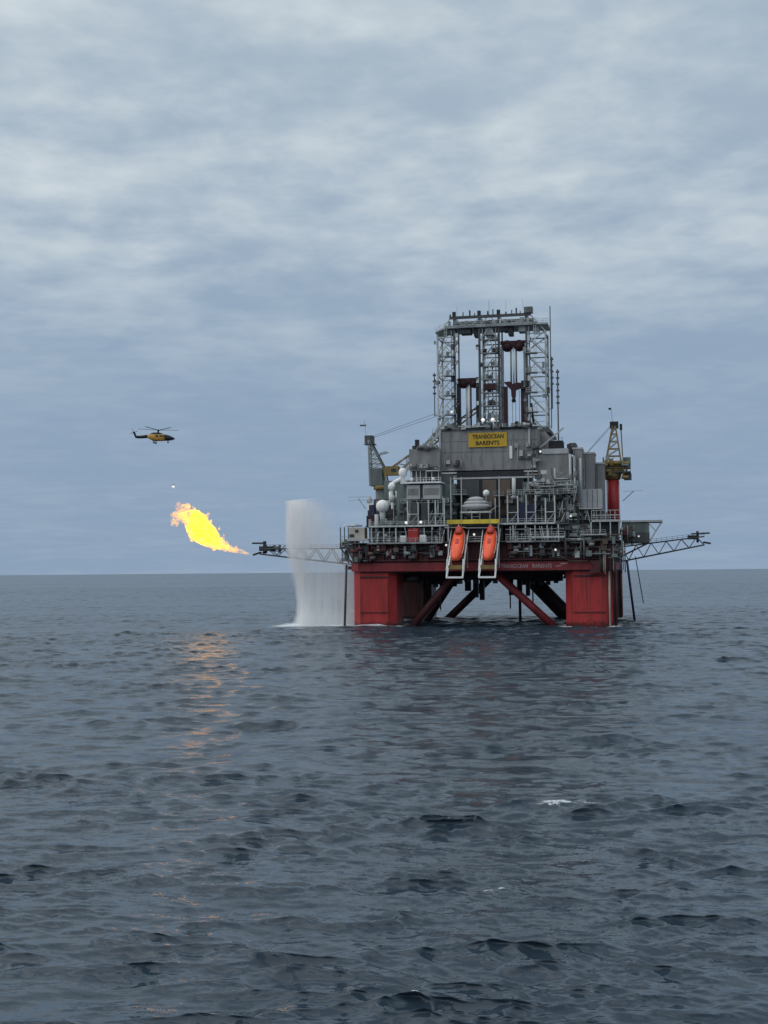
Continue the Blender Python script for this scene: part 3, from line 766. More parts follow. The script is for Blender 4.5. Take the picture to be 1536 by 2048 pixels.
# sloping stair tower up to the drill floor on the port side
for y in (14.0, 16.0):
    bar('pipe_chute', 'steel_pale', rig, (-26.0, y, 44.0), (-12.0, y, 59.0), 0.4)
    bar('pipe_chute', 'steel', rig, (-26.0, y, 45.4), (-12.0, y, 60.6), 0.25)
for i in range(13):
    f = i / 12; x = -26 + 14 * f; z = 44 + 15 * f
    bar('chute_rung', 'steel', rig, (x, 13.9, z + 0.1), (x, 16.1, z + 1.4), 0.2)
fl = bx('drill_floor', 'grey_dark', rig, -18.0, 18.0, 22, 46, 56.3, 57.2)
rail(fl, (-18, 22.1, 57.2), (18, 22.1, 57.2), 'steel')
clutter(-17.5, 17, 24.5, 57.2, 59.6, 34, fl, ('grey_dark', 'steel', 'grey', 'steel_pale', 'grey_green'), big=2.0)
o = bx('vent_cowl', 'black', rig, -21.2, -20.1, 10, 11.5, 51.05, 54.0)
bx('roof_box', 'grey_dark', rig, -22.4, -20.4, 12, 15, 51.05, 52.4)
for a, b in ((-19.5, -16.2), (-15.8, -13.6)):
    bx('roof_box', 'grey', rig, a, b, 15, 19, 51.05, 52.2)

# ------------------------------------------------------------------ lifeboat davit frame (part of the rig)
fr = MB().box(-9.8, 5.1, -2.7, -1.9, 28.3, 29.5).build('davit_beam', 'yellow', rig)
for x in (-9.5, 4.85):
    bar('davit_post', 'grey_light', fr, (x, -2.3, 17.5), (x, -2.3, 28.3), 0.36)
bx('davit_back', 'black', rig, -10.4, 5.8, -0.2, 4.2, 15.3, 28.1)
bx('davit_catwalk', 'steel_pale', fr, -10.6, -4.6, -1.85, -0.3, 27.2, 27.5)
bx('davit_catwalk', 'steel', fr, -4.5, 4.4, -1.85, -0.3, 27.0, 27.3)
bx('davit_catwalk', 'steel_pale', fr, -3.6, 0.0, -2.4, -0.3, 23.2, 23.5)
rail(fr, (-3.6, -2.3, 23.5), (0.0, -2.3, 23.5))
S = 0.76                                        # slope of the launch ramps
def ramp(xc):
    a, b = Vector((0, 0.2, 25.3)), Vector((0, -12.2, 13.2))
    r = None
    for s in (-1, 1):
        x0 = xc + s * 1.9; x1 = xc + s * 2.25
        o = bar('launch_rail', 'white', rig, (x0, a.y, a.z), (x1, b.y, b.z), 0.42)
        bar('launch_rail', 'steel_pale', rig, (x0 + s * 0.6, a.y - 1, a.z + 1.5), (x1 + s * 0.1, b.y, b.z + 1.8), 0.2)
        bar('launch_strut', 'white', o, (x1, b.y, b.z), (x1, b.y + 1.5, b.z + 5.0), 0.3)
        bar('launch_strut', 'steel', o, (xc + s * 2.3, -3.0, 15.8), (xc + s * 2.3, -3.0, 22.0), 0.32)
        r = o
    bar('launch_sill', 'white', rig, (xc - 2.4, b.y, b.z), (xc + 2.4, b.y, b.z), 0.5)
    bar('launch_sill', 'ochre', rig, (xc - 2.1, -9.4, 16.0), (xc + 2.1, -9.4, 16.0), 1.1)
    for f in (0.2, 0.5):
        p = a.lerp(b, f); bar('launch_sill', 'steel', rig, (xc - 1.9, p.y, p.z - 0.4), (xc + 1.9, p.y, p.z - 0.4), 0.35)
ramp(-6.3); ramp(2.7)

def lifeboat(xc, label):
    """enclosed free-fall lifeboat, bow down the ramp"""
    t = thing('lifeboat', (xc, -5.8, 21.4), label, 'lifeboat', 'free-fall lifeboats on the launch ramps')
    A = Vector((xc, -10.6, 17.6)); B = Vector((xc, -0.6, 26.4))
    d = (B - A).normalized(); n = Vector((0, -d.z, d.y)); n = -n if n.z < 0 else n
    Lb = (B - A).length
    stations = ((0.0, 0.25, 0.2, 0.5), (0.03, 0.75, 0.7, 0.45), (0.09, 1.25, 1.15, 0.3), (0.2, 1.65, 1.5, 0.15), (0.38, 1.85, 1.7, 0.05), (0.6, 1.85, 1.75, 0), (0.8, 1.7, 1.65, 0), (0.93, 1.4, 1.45, 0.1), (1.0, 1.0, 1.1, 0.2))
    def sec(f, w, h, up_, lo, hi, k=14, grow=1.0):
        c = A + d * (Lb * f) + n * up_; out = []
        for i in range(k):
            a = 2 * math.pi * i / k
            ca, sa = math.cos(a), math.sin(a)
            x = math.copysign(abs(ca) ** 0.75, ca) * w * grow; y = math.copysign(abs(sa) ** 0.8, sa) * h * grow
            y = min(max(y, lo), hi)
            out.append(c + Vector((x, 0, 0)) + n * y)
        return out
    hull = MB().loft([sec(f, w, h, u_, -9, 9) for f, w, h, u_ in stations]).build('hull', 'orange', t, True)
    MB().loft([sec(f, w, h, u_, -0.25, 0.05, grow=1.035) for f, w, h, u_ in stations[2:8]]).build('rubbing_band', 'orange_dark', hull)
    MB().loft([sec(f, w * 0.72, 0.95, 1.6, -9, 9, 12) for f, w in ((0.72, 0.9), (0.77, 1.5), (0.9, 1.5), (0.95, 1.1))]).build('wheelhouse', 'orange_dark', t, True)
    for s in (-1, 1):
        c = A + d * (Lb * 0.735) + n * 2.0 + Vector((s * 0.42, 0, 0))
        MB().ball(c, 0.3, 8, 6).build('window', 'glass', t, True)
    MB().loft([sec(f, w * 0.35, 0.25, 1.62, -9, 9, 10) for f, w in ((0.42, 1.2), (0.45, 1.7), (0.54, 1.7), (0.57, 1.2))]).build('hatch', 'orange_dark', t)
    for f in (0.34, 0.5, 0.64):
        for s in (-1, 1):
            MB().ball(A + d * (Lb * f) + n * 0.75 + Vector((s * 1.62, 0, 0)), 0.2, 8, 6).build('porthole', 'glass', t, True)
    MB().loft([sec(f, w, h, u_, 0.28, 0.45, grow=1.02) for f, w, h, u_ in stations[3:8]]).build('reflective_band', 'white', hull)
    MB().tube(A + d * (Lb * 0.9) + n * 2.4, A + d * (Lb * 0.9) + n * 3.3, 0.12).build('mast', 'white', t)
    MB().bar(A + d * (Lb * 0.12) - n * 1.25, A + d * (Lb * 0.9) - n * 1.75, 0.4).build('keel', 'orange_dark', t)
    for f in (0.3, 0.5):
        for s in (-1, 1):
            MB().bar(A + d * (Lb * f) + n * 1.1 + Vector((s * 1.45, 0, 0)), A + d * (Lb * (f + 0.12)) + n * 1.1 + Vector((s * 1.5, 0, 0)), 0.1).build('grab_rail', 'orange_dark', t)
    return t
lifeboat(-6.3, 'orange enclosed lifeboat on the ramp nearer the red container, farther from the hull lettering')
lifeboat(2.7, 'orange enclosed lifeboat on the ramp beside the white hull lettering')

# deck cargo
def container(name, mat, d, label, ribs=True):
    x0, x1, y0, y1, z0, z1 = d
    t = thing(name, ((x0 + x1) / 2, (y0 + y1) / 2, z0), label, 'container', 'cargo boxes on the lower walkway')
    bx('shell', mat, t, *d)
    n = max(2, round((x1 - x0) / 0.5))
    for i in range(n):
        x = x0 + (i + 0.5) * (x1 - x0) / n
        bx('rib', mat, t, x - 0.06, x + 0.06, y0 - 0.07, y0 - 0.003, z0 + 0.15, z1 - 0.15)
    bx('door_bar', 'grey_light', t, x0 + 0.1, x1 - 0.1, y0 - 0.12, y0 - 0.073, z1 - 0.6, z1 - 0.5)
container('cargo_container', 'red', (-21.1, -18.2, -2.6, -0.9, 23.32, 27.2), 'red steel container on the lower walkway between two white boxes')
container('cargo_container', 'white', (-23.4, -21.7, -2.6, -1.2, 23.32, 25.2), 'white box on the lower walkway, farther from the orange lifeboats than the red container')
container('cargo_container', 'white', (-17.7, -16.0, -2.6, -1.2, 23.32, 25.3), 'white box on the lower walkway between red container and orange lifeboats')

# ------------------------------------------------------------------ derrick
dk = thing('derrick', (0, 32, 57.2), 'tall grey steel lattice derrick with twin hoisting towers on top of the rig', 'derrick')
Y0, Y1 = 27.5, 36.5
def dbar(name, a, b, w, mat='steel', p=None): return bar(name, mat, p or dk, a, b, w)
LEGS = (-11.7, -3.9, 2.1, 10.6)
for x in LEGS:
    for y in (Y0, Y1):
        dbar('leg', (x, y, 57.2), (x, y, 93.4), 0.66 if y == Y0 else 0.45, 'grey_dark' if y == Y0 else 'steel')
OUT = ((-17.0, -11.7, -1), (16.4, 10.6, 1))
ZL = [57.2 + 6.05 * i for i in range(6)]
for xo, xi, s in OUT:
    for y in (Y0, Y1):
        dbar('outer_leg', (xo, y, 57.2), (xo, y, 88.2), 0.5, 'steel_pale')
        dbar('outer_brace', (xo, y, 88.0), (xi + s * 1.2, y, 93.3), 0.34, 'steel_pale')
        for i, z in enumerate(ZL[1:]):
            dbar('girt', (xo, y, z), (xi, y, z), 0.36, 'steel_pale')
            if s < 0:
                dbar('diagonal', (xo, y, z - 6.05), (xi, y, z), 0.3, 'steel_pale')
            else:
                dbar('diagonal', (xo, y, z - 6.05 if False else z), (xi, y, z - 6.05 if False else z), 0.1) if False else dbar('diagonal', (xi, y, z), (xo, y, z - 6.05), 0.3, 'steel_pale')
        dbar('diagonal', (xo, y, 88.0), (xi, y, 84), 0.26, 'steel')
    for z in ZL[1:]:
        dbar('side_girt', (xo, Y0, z), (xo, Y1, z), 0.3)
        dbar('side_diagonal', (xo, Y0, z - 6.05), (xo, Y1, z), 0.24)
    for z in ZL[1:-1]:
        xa, xb = sorted((xi - s * 0.2, xi + s * 3.2))
        g = bx('platform', 'steel', dk, xa, xb, Y0 - 1.3, Y0 + 1.5, z - 0.15, z + 0.1)
        rail(g, (xa, Y0 - 1.2, z + 0.1), (xb, Y0 - 1.2, z + 0.1), 'steel_pale')
        bx('junction_box', random.choice(['grey_dark', 'steel', 'white']), g, xa + 0.6, xa + 1.5, Y0 - 0.6, Y0 + 0.2, z + 0.1, z + random.uniform(1.2, 2.2))
    xl = xi + s * 2.6
    lad = MB()
    for x in (xl - 0.3, xl + 0.3): lad.bar((x, Y0 - 0.7, 57.2), (x, Y0 - 0.7, 90), 0.1)
    for z in np.arange(57.6, 90, 0.8): lad.bar((xl - 0.3, Y0 - 0.7, z), (xl + 0.3, Y0 - 0.7, z), 0.08)
    lad.build('ladder', 'steel_pale', dk)
# centre tower lattice
for z in [57.2 + 4.1 * i for i in range(9)]:
    for y in (Y0, Y1):
        dbar('girt', (-3.9, y, z + 0.2), (2.1, y, z + 0.2), 0.34)
        dbar('diagonal', (-3.9, y, z), (-0.9, y, z + 4.0), 0.28, 'steel_pale'); dbar('diagonal', (2.1, y, z), (-0.9, y, z + 4.0), 0.28, 'steel_pale')
    g = bx('platform', 'grey_dark', dk, -3.4, 1.6, Y0 + 0.6, Y0 + 3.4, z + 0.25, z + 0.45)
    rail(g, (-3.4, Y0 + 0.7, z + 0.45), (1.6, Y0 + 0.7, z + 0.45), 'steel')
    for q in range(2):
        x = random.uniform(-3.1, 0.4)
        bx('junction_box', random.choice(['maroon', 'grey_dark', 'steel', 'steel_pale']), g, x, x + random.uniform(0.5, 1.3), Y0 + 1, Y0 + 2.5, z + 0.46, z + random.uniform(1.4, 2.6))
for x in (-2.6, -1.6, -0.2, 0.9):
    pipe('standpipe', random.choice(['steel', 'maroon', 'steel_pale']), dk, (x, Y0 + 1.8, 57.2), (x, Y0 + 1.8, random.uniform(78, 90)), 0.2)
bx('service_box', 'maroon', dk, -3.0, 1.4, Y0 - 0.2, Y0 + 1.8, 70.6, 72.4)
bx('service_box', 'grey_dark', dk, -3.6, 1.8, Y0 - 0.4, Y0 + 2.6, 57.2, 60.2)
for x in (-3.0, 0.0):
    MB().ball((x, Y0 - 0.7, 61.2), 0.6, 10, 7).build('floodlight', 'lamp', dk, True)
MB().ball((0.4, Y0 - 0.7, 58.2), 0.5, 10, 7).build('floodlight', 'lamp', dk, True)
MB().ball((-12.6, Y0 - 0.9, 64.0), 0.4, 10, 7).build('floodlight', 'lamp', dk, True)
# crown platform and top truss
cr = bx('crown_platform', 'steel', dk, -14.5, 14.0, Y0 - 1.0, Y1 + 1.0, 90.0, 90.9)
for xo, xi in ((-17.6, -14.5), (17.2, 14.0)):
    dz = -1.2 if xo < 0 else 0
    MB().add([(xi, Y0 - 1, 90), (xi, Y1 + 1, 90), (xo, Y1 + 1, 90 + dz), (xo, Y0 - 1, 90 + dz), (xi, Y0 - 1, 90.6), (xi, Y1 + 1, 90.6), (xo, Y1 + 1, 90.5 + dz), (xo, Y0 - 1, 90.5 + dz)],
             [(0, 1, 2, 3), (7, 6, 5, 4), (0, 3, 7, 4), (1, 5, 6, 2), (3, 2, 6, 7), (0, 4, 5, 1)]).build('crown_wing', 'steel_pale', cr)
rail(cr, (-14.5, Y0 - 0.9, 90.9), (14.0, Y0 - 0.9, 90.9), 'steel_pale')
rail(cr, (-17.6, Y0 - 0.9, 89.3), (-14.6, Y0 - 0.9, 90.5), 'steel_pale'); rail(cr, (14.2, Y0 - 0.9, 90.5), (17.2, Y0 - 0.9, 90.5), 'steel_pale')
for x, w, h in ((-13.5, 2.0, 1.5), (-9.8, 3.2, 1.6), (-5.6, 1.2, 2.6), (-2.2, 2.6, 2.4), (3.6, 1.6, 1.4), (5.0, 1.4, 2.6), (8.2, 2.2, 1.8), (12.6, 1.8, 2.2)):
    bx('crown_sheave_box', random.choice(['grey_dark', 'steel', 'black']), cr, x, x + w, Y0, Y0 + 4, 90 - h, 89.996)
for x in np.arange(-13.5, 13.5, 1.7):
    if random.random() < 0.75:
        h = random.uniform(0.5, 1.7)
        bx('crown_box', random.choice(['grey_dark', 'steel', 'steel_pale', 'black', 'white']), cr, x, x + random.uniform(0.4, 1.1), Y0 - 0.3, Y0 + 1.2, 90.91, 90.9 + h)
for y in (Y0, Y1):
    dbar('top_beam', (-13.2, y, 93.4), (12.0, y, 93.4), 0.8, 'grey_dark')
for x in LEGS:
    dbar('top_beam', (x, Y0, 93.4), (x, Y1, 93.4), 0.6)
    dbar('top_stay', (x, Y0, 92.9), (x + (1.0 if x < 0 else -1.0) * 3.0 * (1 if abs(x) > 5 else -0.8), Y0, 91.0), 0.28, 'steel_pale')
    bx('beacon_box', 'black', dk, x - 0.5, x + 0.5, Y0 - 0.5, Y0 + 0.5, 93.8, 95.2)
for i, x in enumerate((-12.9, -8.9, -6.8, -5.3, -1.2, 0.4, 4.4, 6.2, 7.6, 8.8)):
    dbar('top_fitting', (x, Y0, 93.7), (x, Y0, 94.5 + (i % 3) * 0.5), 0.3 if i % 2 else 0.45, 'grey_dark')
bx('top_cabin', 'grey_green', dk, 10.0, 12.6, Y0 - 0.8, Y0 + 1.6, 93.8, 95.6)
dbar('antenna', (-0.8, Y0, 93.7), (-0.8, Y0, 98.2), 0.12); dbar('antenna', (-10.8, Y0, 93.7), (-10.8, Y0, 97.0), 0.08)
dbar('antenna', (4.4, Y0, 95), (4.4, Y0, 98), 0.07); dbar('antenna', (9.6, Y0, 95), (9.6, Y0, 98.4), 0.07)
# hoisting guides, yokes and rods
def yoke(x0, x1, z):
    xc = (x0 + x1) / 2; y = Y0 + 1.6
    o = MB().front([(x0, z + 1.4), (x1, z + 1.4), (x1, z + 0.7), (xc + 1.0, z + 0.65), (xc, z - 0.2), (xc - 1.0, z + 0.65), (x0, z + 0.7)], y - 0.9, y + 0.9).build('yoke', 'maroon', dk)
    q = (x1 - x0) / 4
    for s in (-1, 1):
        MB().tube((xc + s * q, y - 0.8, z - 0.1), (xc + s * q, y + 0.8, z - 0.1), q * 0.92, n=18).build('sheave', 'maroon', o, True)
    return o
yoke(-11.0, -4.3, 73.2); yoke(2.6, 10.1, 84.2)
for x, zt in ((-10.7, 73.0), (-4.7, 73.0)):
    bx('guide_column', 'black', dk, x - 0.6, x + 0.6, Y0 + 0.8, Y0 + 2.2, 57.2, zt)
for x, zt, w in ((3.5, 71.5, 0.95), (9.5, 71.5, 0.95), (2.9, 84, 0.45), (9.9, 84, 0.4)):
    bx('guide_column', 'maroon' if zt < 80 else 'steel', dk, x - w, x + w, Y0 + 0.8, Y0 + 2.2, 57.2, zt)
for x, z0, z1, mt in ((-8.3, 57.5, 73, 'steel_pale'), (-7.0, 57.5, 73, 'maroon'), (-7.7, 57.5, 73, 'white'), (5.6, 72.5, 84, 'steel'), (6.4, 72.5, 84, 'white'), (7.2, 72.5, 84, 'steel')):
    pipe('ram_rod', mt, dk, (x, Y0 + 1.6, z0), (x, Y0 + 1.6, z1), 0.28)
tdv = MB().front([(3.4, 72.8), (5.2, 73.0), (6.2, 72.2), (7.4, 72.6), (8.9, 72.4), (8.6, 71.0), (7.0, 70.4), (6.9, 68.4), (6.3, 67.0), (5.7, 68.4), (5.6, 70.4), (4.4, 71.6)], Y0 + 0.4, Y0 + 2.4).build('top_drive', 'maroon', dk)
MB().ball((6.3, Y0 + 1.4, 67.2), 0.7, 10, 7).build('hook', 'black', tdv, True)
bx('service_box', 'black', dk, 8.8, 11.2, Y0 - 0.4, Y0 + 1.8, 70.4, 73.0)
for x in (5.9, 6.9, 8.0):
    pipe('hoist_wire', 'cable', dk, (x, Y0 + 1.5, 57.2), (x, Y0 + 1.5, 67.4 if x < 7 else 70.6), 0.07, 6)
pipe('mud_hose', 'black', dk, (11.8, Y0, 66), (12.4, Y0, 60), 0.35)
pipe('mud_hose', 'black', dk, (12.4, Y0, 60), (14.8, Y0, 57.6), 0.35)
for i in range(46):                                   # boxes, cable trays and lamps hung on the legs
    x = random.choice(LEGS + (-17.0, 16.4)) + random.choice((-0.75, 0.6)); z = random.uniform(58, 89)
    bx(random.choice(['junction_box', 'cable_box']), random.choice(['grey_dark', 'steel', 'steel_pale', 'black']), dk, x - 0.3, x + random.uniform(0.2, 0.7), Y0 - 0.9, Y0 - 0.3, z, z + random.uniform(0.5, 2.0))
for x in (-12.6, 11.4, -2.9, 1.2):
    bar('cable_tray', 'steel', dk, (x, Y0 - 0.5, 57.5), (x, Y0 - 0.5, 89.5), 0.22)
for xo, xi, s in OUT:
    for z in ZL[1:]:
        dbar('sub_brace', (xo, Y0, z - 3.0), ((xo + xi) / 2, Y0, z - 3.0), 0.2, 'steel_pale')
        dbar('sub_brace', ((xo + xi) / 2, Y0, z - 3.0), (xi, Y0, z - 6.0), 0.2, 'steel')
# side masts with aerials
def side_mast(x, z0, z1, w, n):
    o = dbar('side_mast', (x, Y0, z0), (x, Y0, z1), w, 'grey_dark')
    for i in range(n):
        z = z1 - 1.0 - i * 1.9
        bx('aerial', 'grey_dark', o, x - 0.5, x + 0.5, Y0 - 0.3, Y0 + 0.3, z, z + 0.5)
side_mast(17.9, 58, 95.6, 0.28, 0); side_mast(-18.1, 63, 76.5, 0.28, 4); side_mast(18.2, 64, 80, 0.34, 5); side_mast(19.9, 52, 76, 0.4, 6)
for z in (64, 70, 76, 88): dbar('mast_arm', (16.4, Y0, z), (18.0, Y0, z), 0.2)
dbar('mast_arm', (-17.0, Y0, 63.2), (-18.4, Y0, 63.2), 0.3)
bx('corner_box', 'grey_dark', dk, 12.8, 17.0, Y0 - 1, Y0 + 2, 57.25, 58.6)
bx('corner_box', 'grey_dark', dk, -16.8, -13.0, Y0 - 1, Y0 + 2, 57.25, 58.2)

# ------------------------------------------------------------------ cranes
def lattice(parent, a, b, w0, w1, n, mat, chord=0.22, name='boom', side=Vector((0, 1, 0)), wide=1.0):
    """four chords with zig-zag lacing, each chord and each lacing run its own piece"""
    a, b = Vector(a), Vector(b); d = (b - a).normalized(); up_ = side.cross(d).normalized()
    P = lambda f, i, j: a.lerp(b, f) + side * (i * (w0 + (w1 - w0) * f) / 2 * wide) + up_ * (j * (w0 + (w1 - w0) * f) / 2)
    first = None
    for i in (-1, 1):
        for j in (-1, 1):
            o = bar(name + '_chord', mat, parent, P(0, i, j), P(1, i, j), chord)
            first = first or o
    for q in range(n):
        f0, f1 = q / n, (q + 1) / n
        for i in (-1, 1):
            bar(name + '_lacing', mat, parent, P(f0, i, -1 if q % 2 else 1), P(f1, i, 1 if q % 2 else -1), chord * 0.7)
        for j in (-1, 1):
            bar(name + '_lacing', mat, parent, P(f0, -1 if q % 2 else 1, j), P(f1, 1 if q % 2 else -1, j), chord * 0.6)
cl = thing('pedestal_crane', (-34.5, 27, 28.2), 'ochre pedestal crane on the side of the burning flare, boom raised towards the derrick', 'crane')
MB().tube((-35.0, 27, 28.2), (-35.0, 27, 40.5), 2.0, n=16).build('pedestal', 'grey_green', cl, True)
MB().tube((-35.0, 27, 40.5), (-35.0, 27, 41.6), 2.6, n=16).build('slew_ring', 'ochre', cl, True)
bx('machine_house', 'grey_green', cl, -38.2, -34.4, 25, 29, 41.65, 47.0)
o = bx('operator_cab', 'ochre', cl, -33.6, -29.4, 25, 28, 44.8, 47.6)
bx('window', 'glass', o, -31.6, -30.0, 24.93, 24.996, 45.8, 46.8)
for y in (25.4, 28.6):
    bar('mast_leg', 'steel', cl, (-38.4, y, 41.6), (-38.8, y, 56.0), 0.5)
    bar('mast_leg', 'grey_green', cl, (-33.2, y, 45.5), (-38.6, y, 56.0), 0.45)
    bar('mast_stay', 'ochre', cl, (-36.8, y, 41.6), (-34.2, y, 47.4), 0.4); bar('mast_stay', 'ochre', cl, (-33.0, y, 41.6), (-34.2, y, 47.4), 0.4)
    bar('mast_stay', 'steel', cl, (-36.2, y, 51.4), (-33.0, y, 52.2), 0.3)
for i in range(6):
    z = 47.2 + i * 1.45; f0 = (z - 45.5) / 10.5; f1 = (z + 1.45 - 45.5) / 10.5
    for y in (25.4, 28.6):
        bar('mast_lacing', 'ochre' if i < 2 else 'steel', cl, (-38.5, y, z), (-33.2 - 5.4 * f1, y, z + 1.4), 0.2)
        bar('mast_lacing', 'steel', cl, (-38.5, y, z), (-33.2 - 5.4 * f0, y, z), 0.2)
for z in (44.5, 48.5): bar('mast_girt', 'steel', cl, (-38.4, 25.3, z), (-38.4, 28.7, z), 0.3)
bx('mast_head', 'grey_dark', cl, -40.0, -37.6, 25.2, 28.8, 55.2, 57.4)
bx('mast_platform', 'grey_dark', cl, -40.2, -37.0, 25, 29, 54.6, 54.9)
bar('flag_pole', 'steel', cl, (-39.6, 26, 57.3), (-40.2, 26, 62.0), 0.12)
bx('wind_vane', 'grey_dark', cl, -41.6, -39.6, 25.95, 26.05, 60.4, 60.9)
lattice(cl, (-31.5, 29, 46.6), (-5.0, 34, 66), 2.2, 1.2, 16, 'ochre', 0.24)
for k in (0, 0.5):
    pipe('stay_cable', 'cable', cl, (-38.0, 27, 57.2 - k), (-18.0, 30, 64.2 - k * 2), 0.055, 5)
cr2 = thing('pedestal_crane', (35.5, 45, 28.2), 'ochre pedestal crane standing on a red pedestal beside the tall exhaust stacks', 'crane')
ped = MB().tube((35.4, 45, 28.2), (35.4, 45, 43.2), 2.05, n=20).build('pedestal', 'red', cr2, True)
for y, x in ((43.4, 33.6), (43.3, 37.4)):
    MB().bar((x, y, 30), (x, y, 43), 0.25).build('ladder', 'white', ped)
MB().tube((35.4, 45, 43.2), (35.4, 45, 45.6), 2.3, 2.9, n=20).build('slew_ring', 'ochre', cr2, True)
hs = bx('machine_house', 'ochre', cr2, 33.0, 38.6, 43, 48, 45.65, 49.0)
clutter(32.6, 39.5, 43.0, 43.6, 50.5, 24, hs, ('ochre', 'ochre', 'grey_dark', 'black', 'steel'), big=1.5)
g = bx('platform', 'grey_dark', cr2, 31.8, 41.0, 42, 48.6, 45.2, 45.6)
rail(g, (31.8, 42.1, 45.6), (41.0, 42.1, 45.6), 'ochre')
bx('winch_house', 'grey_green', cr2, 38.7, 41.0, 43, 46, 46.4, 50.0)
bx('counterweight', 'grey_dark', cr2, 38.9, 41.2, 43.2, 46.5, 43.0, 44.8)
for y in (43.4, 46.6):
    for x0, x1 in ((33.4, 35.6), (38.0, 36.5)):
        bar('mast_leg', 'ochre', cr2, (x0, y, 49.0), (x1, y, 60.0), 0.45)
    for i in range(4):
        z = 50.6 + i * 2.3; f = (z - 49) / 11; xl, xr = 33.4 + 2.2 * f, 38.0 - 1.5 * f; f2 = (z + 2.3 - 49) / 11
        bar('mast_lacing', 'grey_light', cr2, (xl, y, z), (38.0 - 1.5 * f2, y, min(z + 2.3, 60)), 0.25)
        bar('mast_lacing', 'ochre', cr2, (xl, y, z), (xr, y, z), 0.25)
bar('mast_leg', 'ochre', cr2, (38.6, 45, 49), (38.2, 45, 59.2), 0.35)
MB().tube((35.6, 45, 60.2), (36.6, 45, 60.2), 1.3, n=14).build('mast_head', 'black', cr2, True)
bx('mast_head', 'black', cr2, 34.8, 37.4, 43.6, 46.4, 59.4, 61.4)
bx('mast_lamp', 'black', cr2, 37.8, 38.6, 44, 45, 58.8, 60.6)
bar('flag_pole', 'steel', cr2, (35.6, 45, 61.2), (35.2, 45, 66.0), 0.13); bx('wind_vane', 'black', cr2, 34.4, 35.3, 44.9, 45.1, 65.3, 65.9)
lattice(cr2, (33.5, 48, 47.2), (6.0, 62, 43.0), 2.0, 1.2, 14, 'ochre', 0.24)
for k in (0, 0.6):
    pipe('stay_cable', 'cable', cr2, (35.0, 45.5, 60.4 - k), (20.0, 56, 45.2), 0.06, 5)
bx('boom_rest', 'grey_green', rig, 29.0, 32.2, 34, 44, 33.0, 43.8)
bx('boom_rest_cap', 'grey_light', rig, 28.8, 33.0, 33.8, 44.2, 47.0, 47.4)
for x in (29.2, 32.6): bar('deck_post', 'grey_dark', rig, (x, 34.2, 43.8), (x, 34.2, 47.0), 0.4)
clutter(28.8, 33.2, 33.9, 43.9, 47, 14, rig, ('grey_dark', 'black', 'steel', 'grey_green'), big=1.2)

# ------------------------------------------------------------------ burner booms
def boom(name, base, label, x0, x1, y, zt0, zb0, zt1, zb1, n):
    t = thing(name, base, label, 'burner boom', 'burner booms over the sides')
    T = lambda f, yy: (x0 + (x1 - x0) * f, y + yy, zt0 + (zt1 - zt0) * f)
    B = lambda f, yy: (x0 + (x1 - x0) * f, y + yy, zb0 + (zb1 - zb0) * f)
    for yy in (-1.4, 1.4):
        bar('top_chord', 'grey_dark', t, T(0, yy), T(1, yy), 0.34); bar('bottom_chord', 'grey_dark', t, B(0, yy), B(1, yy), 0.42)
        for q in range(n):
            f0, f1 = q / n, (q + 1) / n
            bar('lacing', 'grey_dark', t, B(f0, yy) if q % 2 else T(f0, yy), T(f1, yy) if q % 2 else B(f1, yy), 0.22)
    for q in range(n + 1):
        f = q / n
        bar('cross_bar', 'grey_dark', t, T(f, -1.4), T(f, 1.4), 0.2); bar('cross_bar', 'grey_dark', t, B(f, -1.4), B(f, 1.4), 0.2)
    pipe('gas_line', 'grey_dark', t, T(0, -0.5), T(1, -0.5), 0.18); pipe('gas_line', 'steel', t, T(0, 0.4), T(1, 0.4), 0.2)
    return t, T, B
bl, T, B = boom('burner_boom', (-38, 15, 19), 'dark lattice burner boom with the flame blazing at its tip', -38, -70.5, 15, 22.0, 16.7, 22.3, 20.6, 13)
rail(bl, T(0.0, -1.4), T(1, -1.4), 'grey_dark')
bar('tip_post', 'black', bl, (-69.4, 15, 20.8), (-69.4, 15, 24.6), 0.8); bar('tip_pipe', 'black', bl, (-69.4, 15, 24.0), (-73.4, 15, 24.0), 0.5)
bx('burner_head', 'black', bl, -70.8, -66.5, 13.6, 16.4, 21.6, 23.0)
pipe('burner_nozzle', 'black', bl, (-70.6, 15, 21.2), (-73.2, 15, 20.4), 0.3)
clutter(-70, -62, 15, 20.9, 23.4, 10, bl, ('black', 'grey_dark'), big=1.2)
br, T2, B2 = boom('burner_boom', (38, 30, 19), 'unlit dark lattice burner boom beside the grey-green side module', 38, 62.3, 30, 21.8, 17.4, 24.6, 22.1, 11)
rail(br, T2(0.3, -1.4), T2(1, -1.4), 'grey_dark')
bar('tip_post', 'black', br, (60.4, 30, 22.8), (60.4, 30, 26.2), 0.7); bar('tip_pipe', 'black', br, (58.6, 30, 25.4), (64.0, 30, 25.6), 0.45)
bx('burner_head', 'black', br, 57.5, 60.0, 28.8, 31.2, 23.8, 25.0)
pipe('burner_nozzle', 'black', br, (62.0, 30, 22.9), (64.2, 30, 22.5), 0.28)

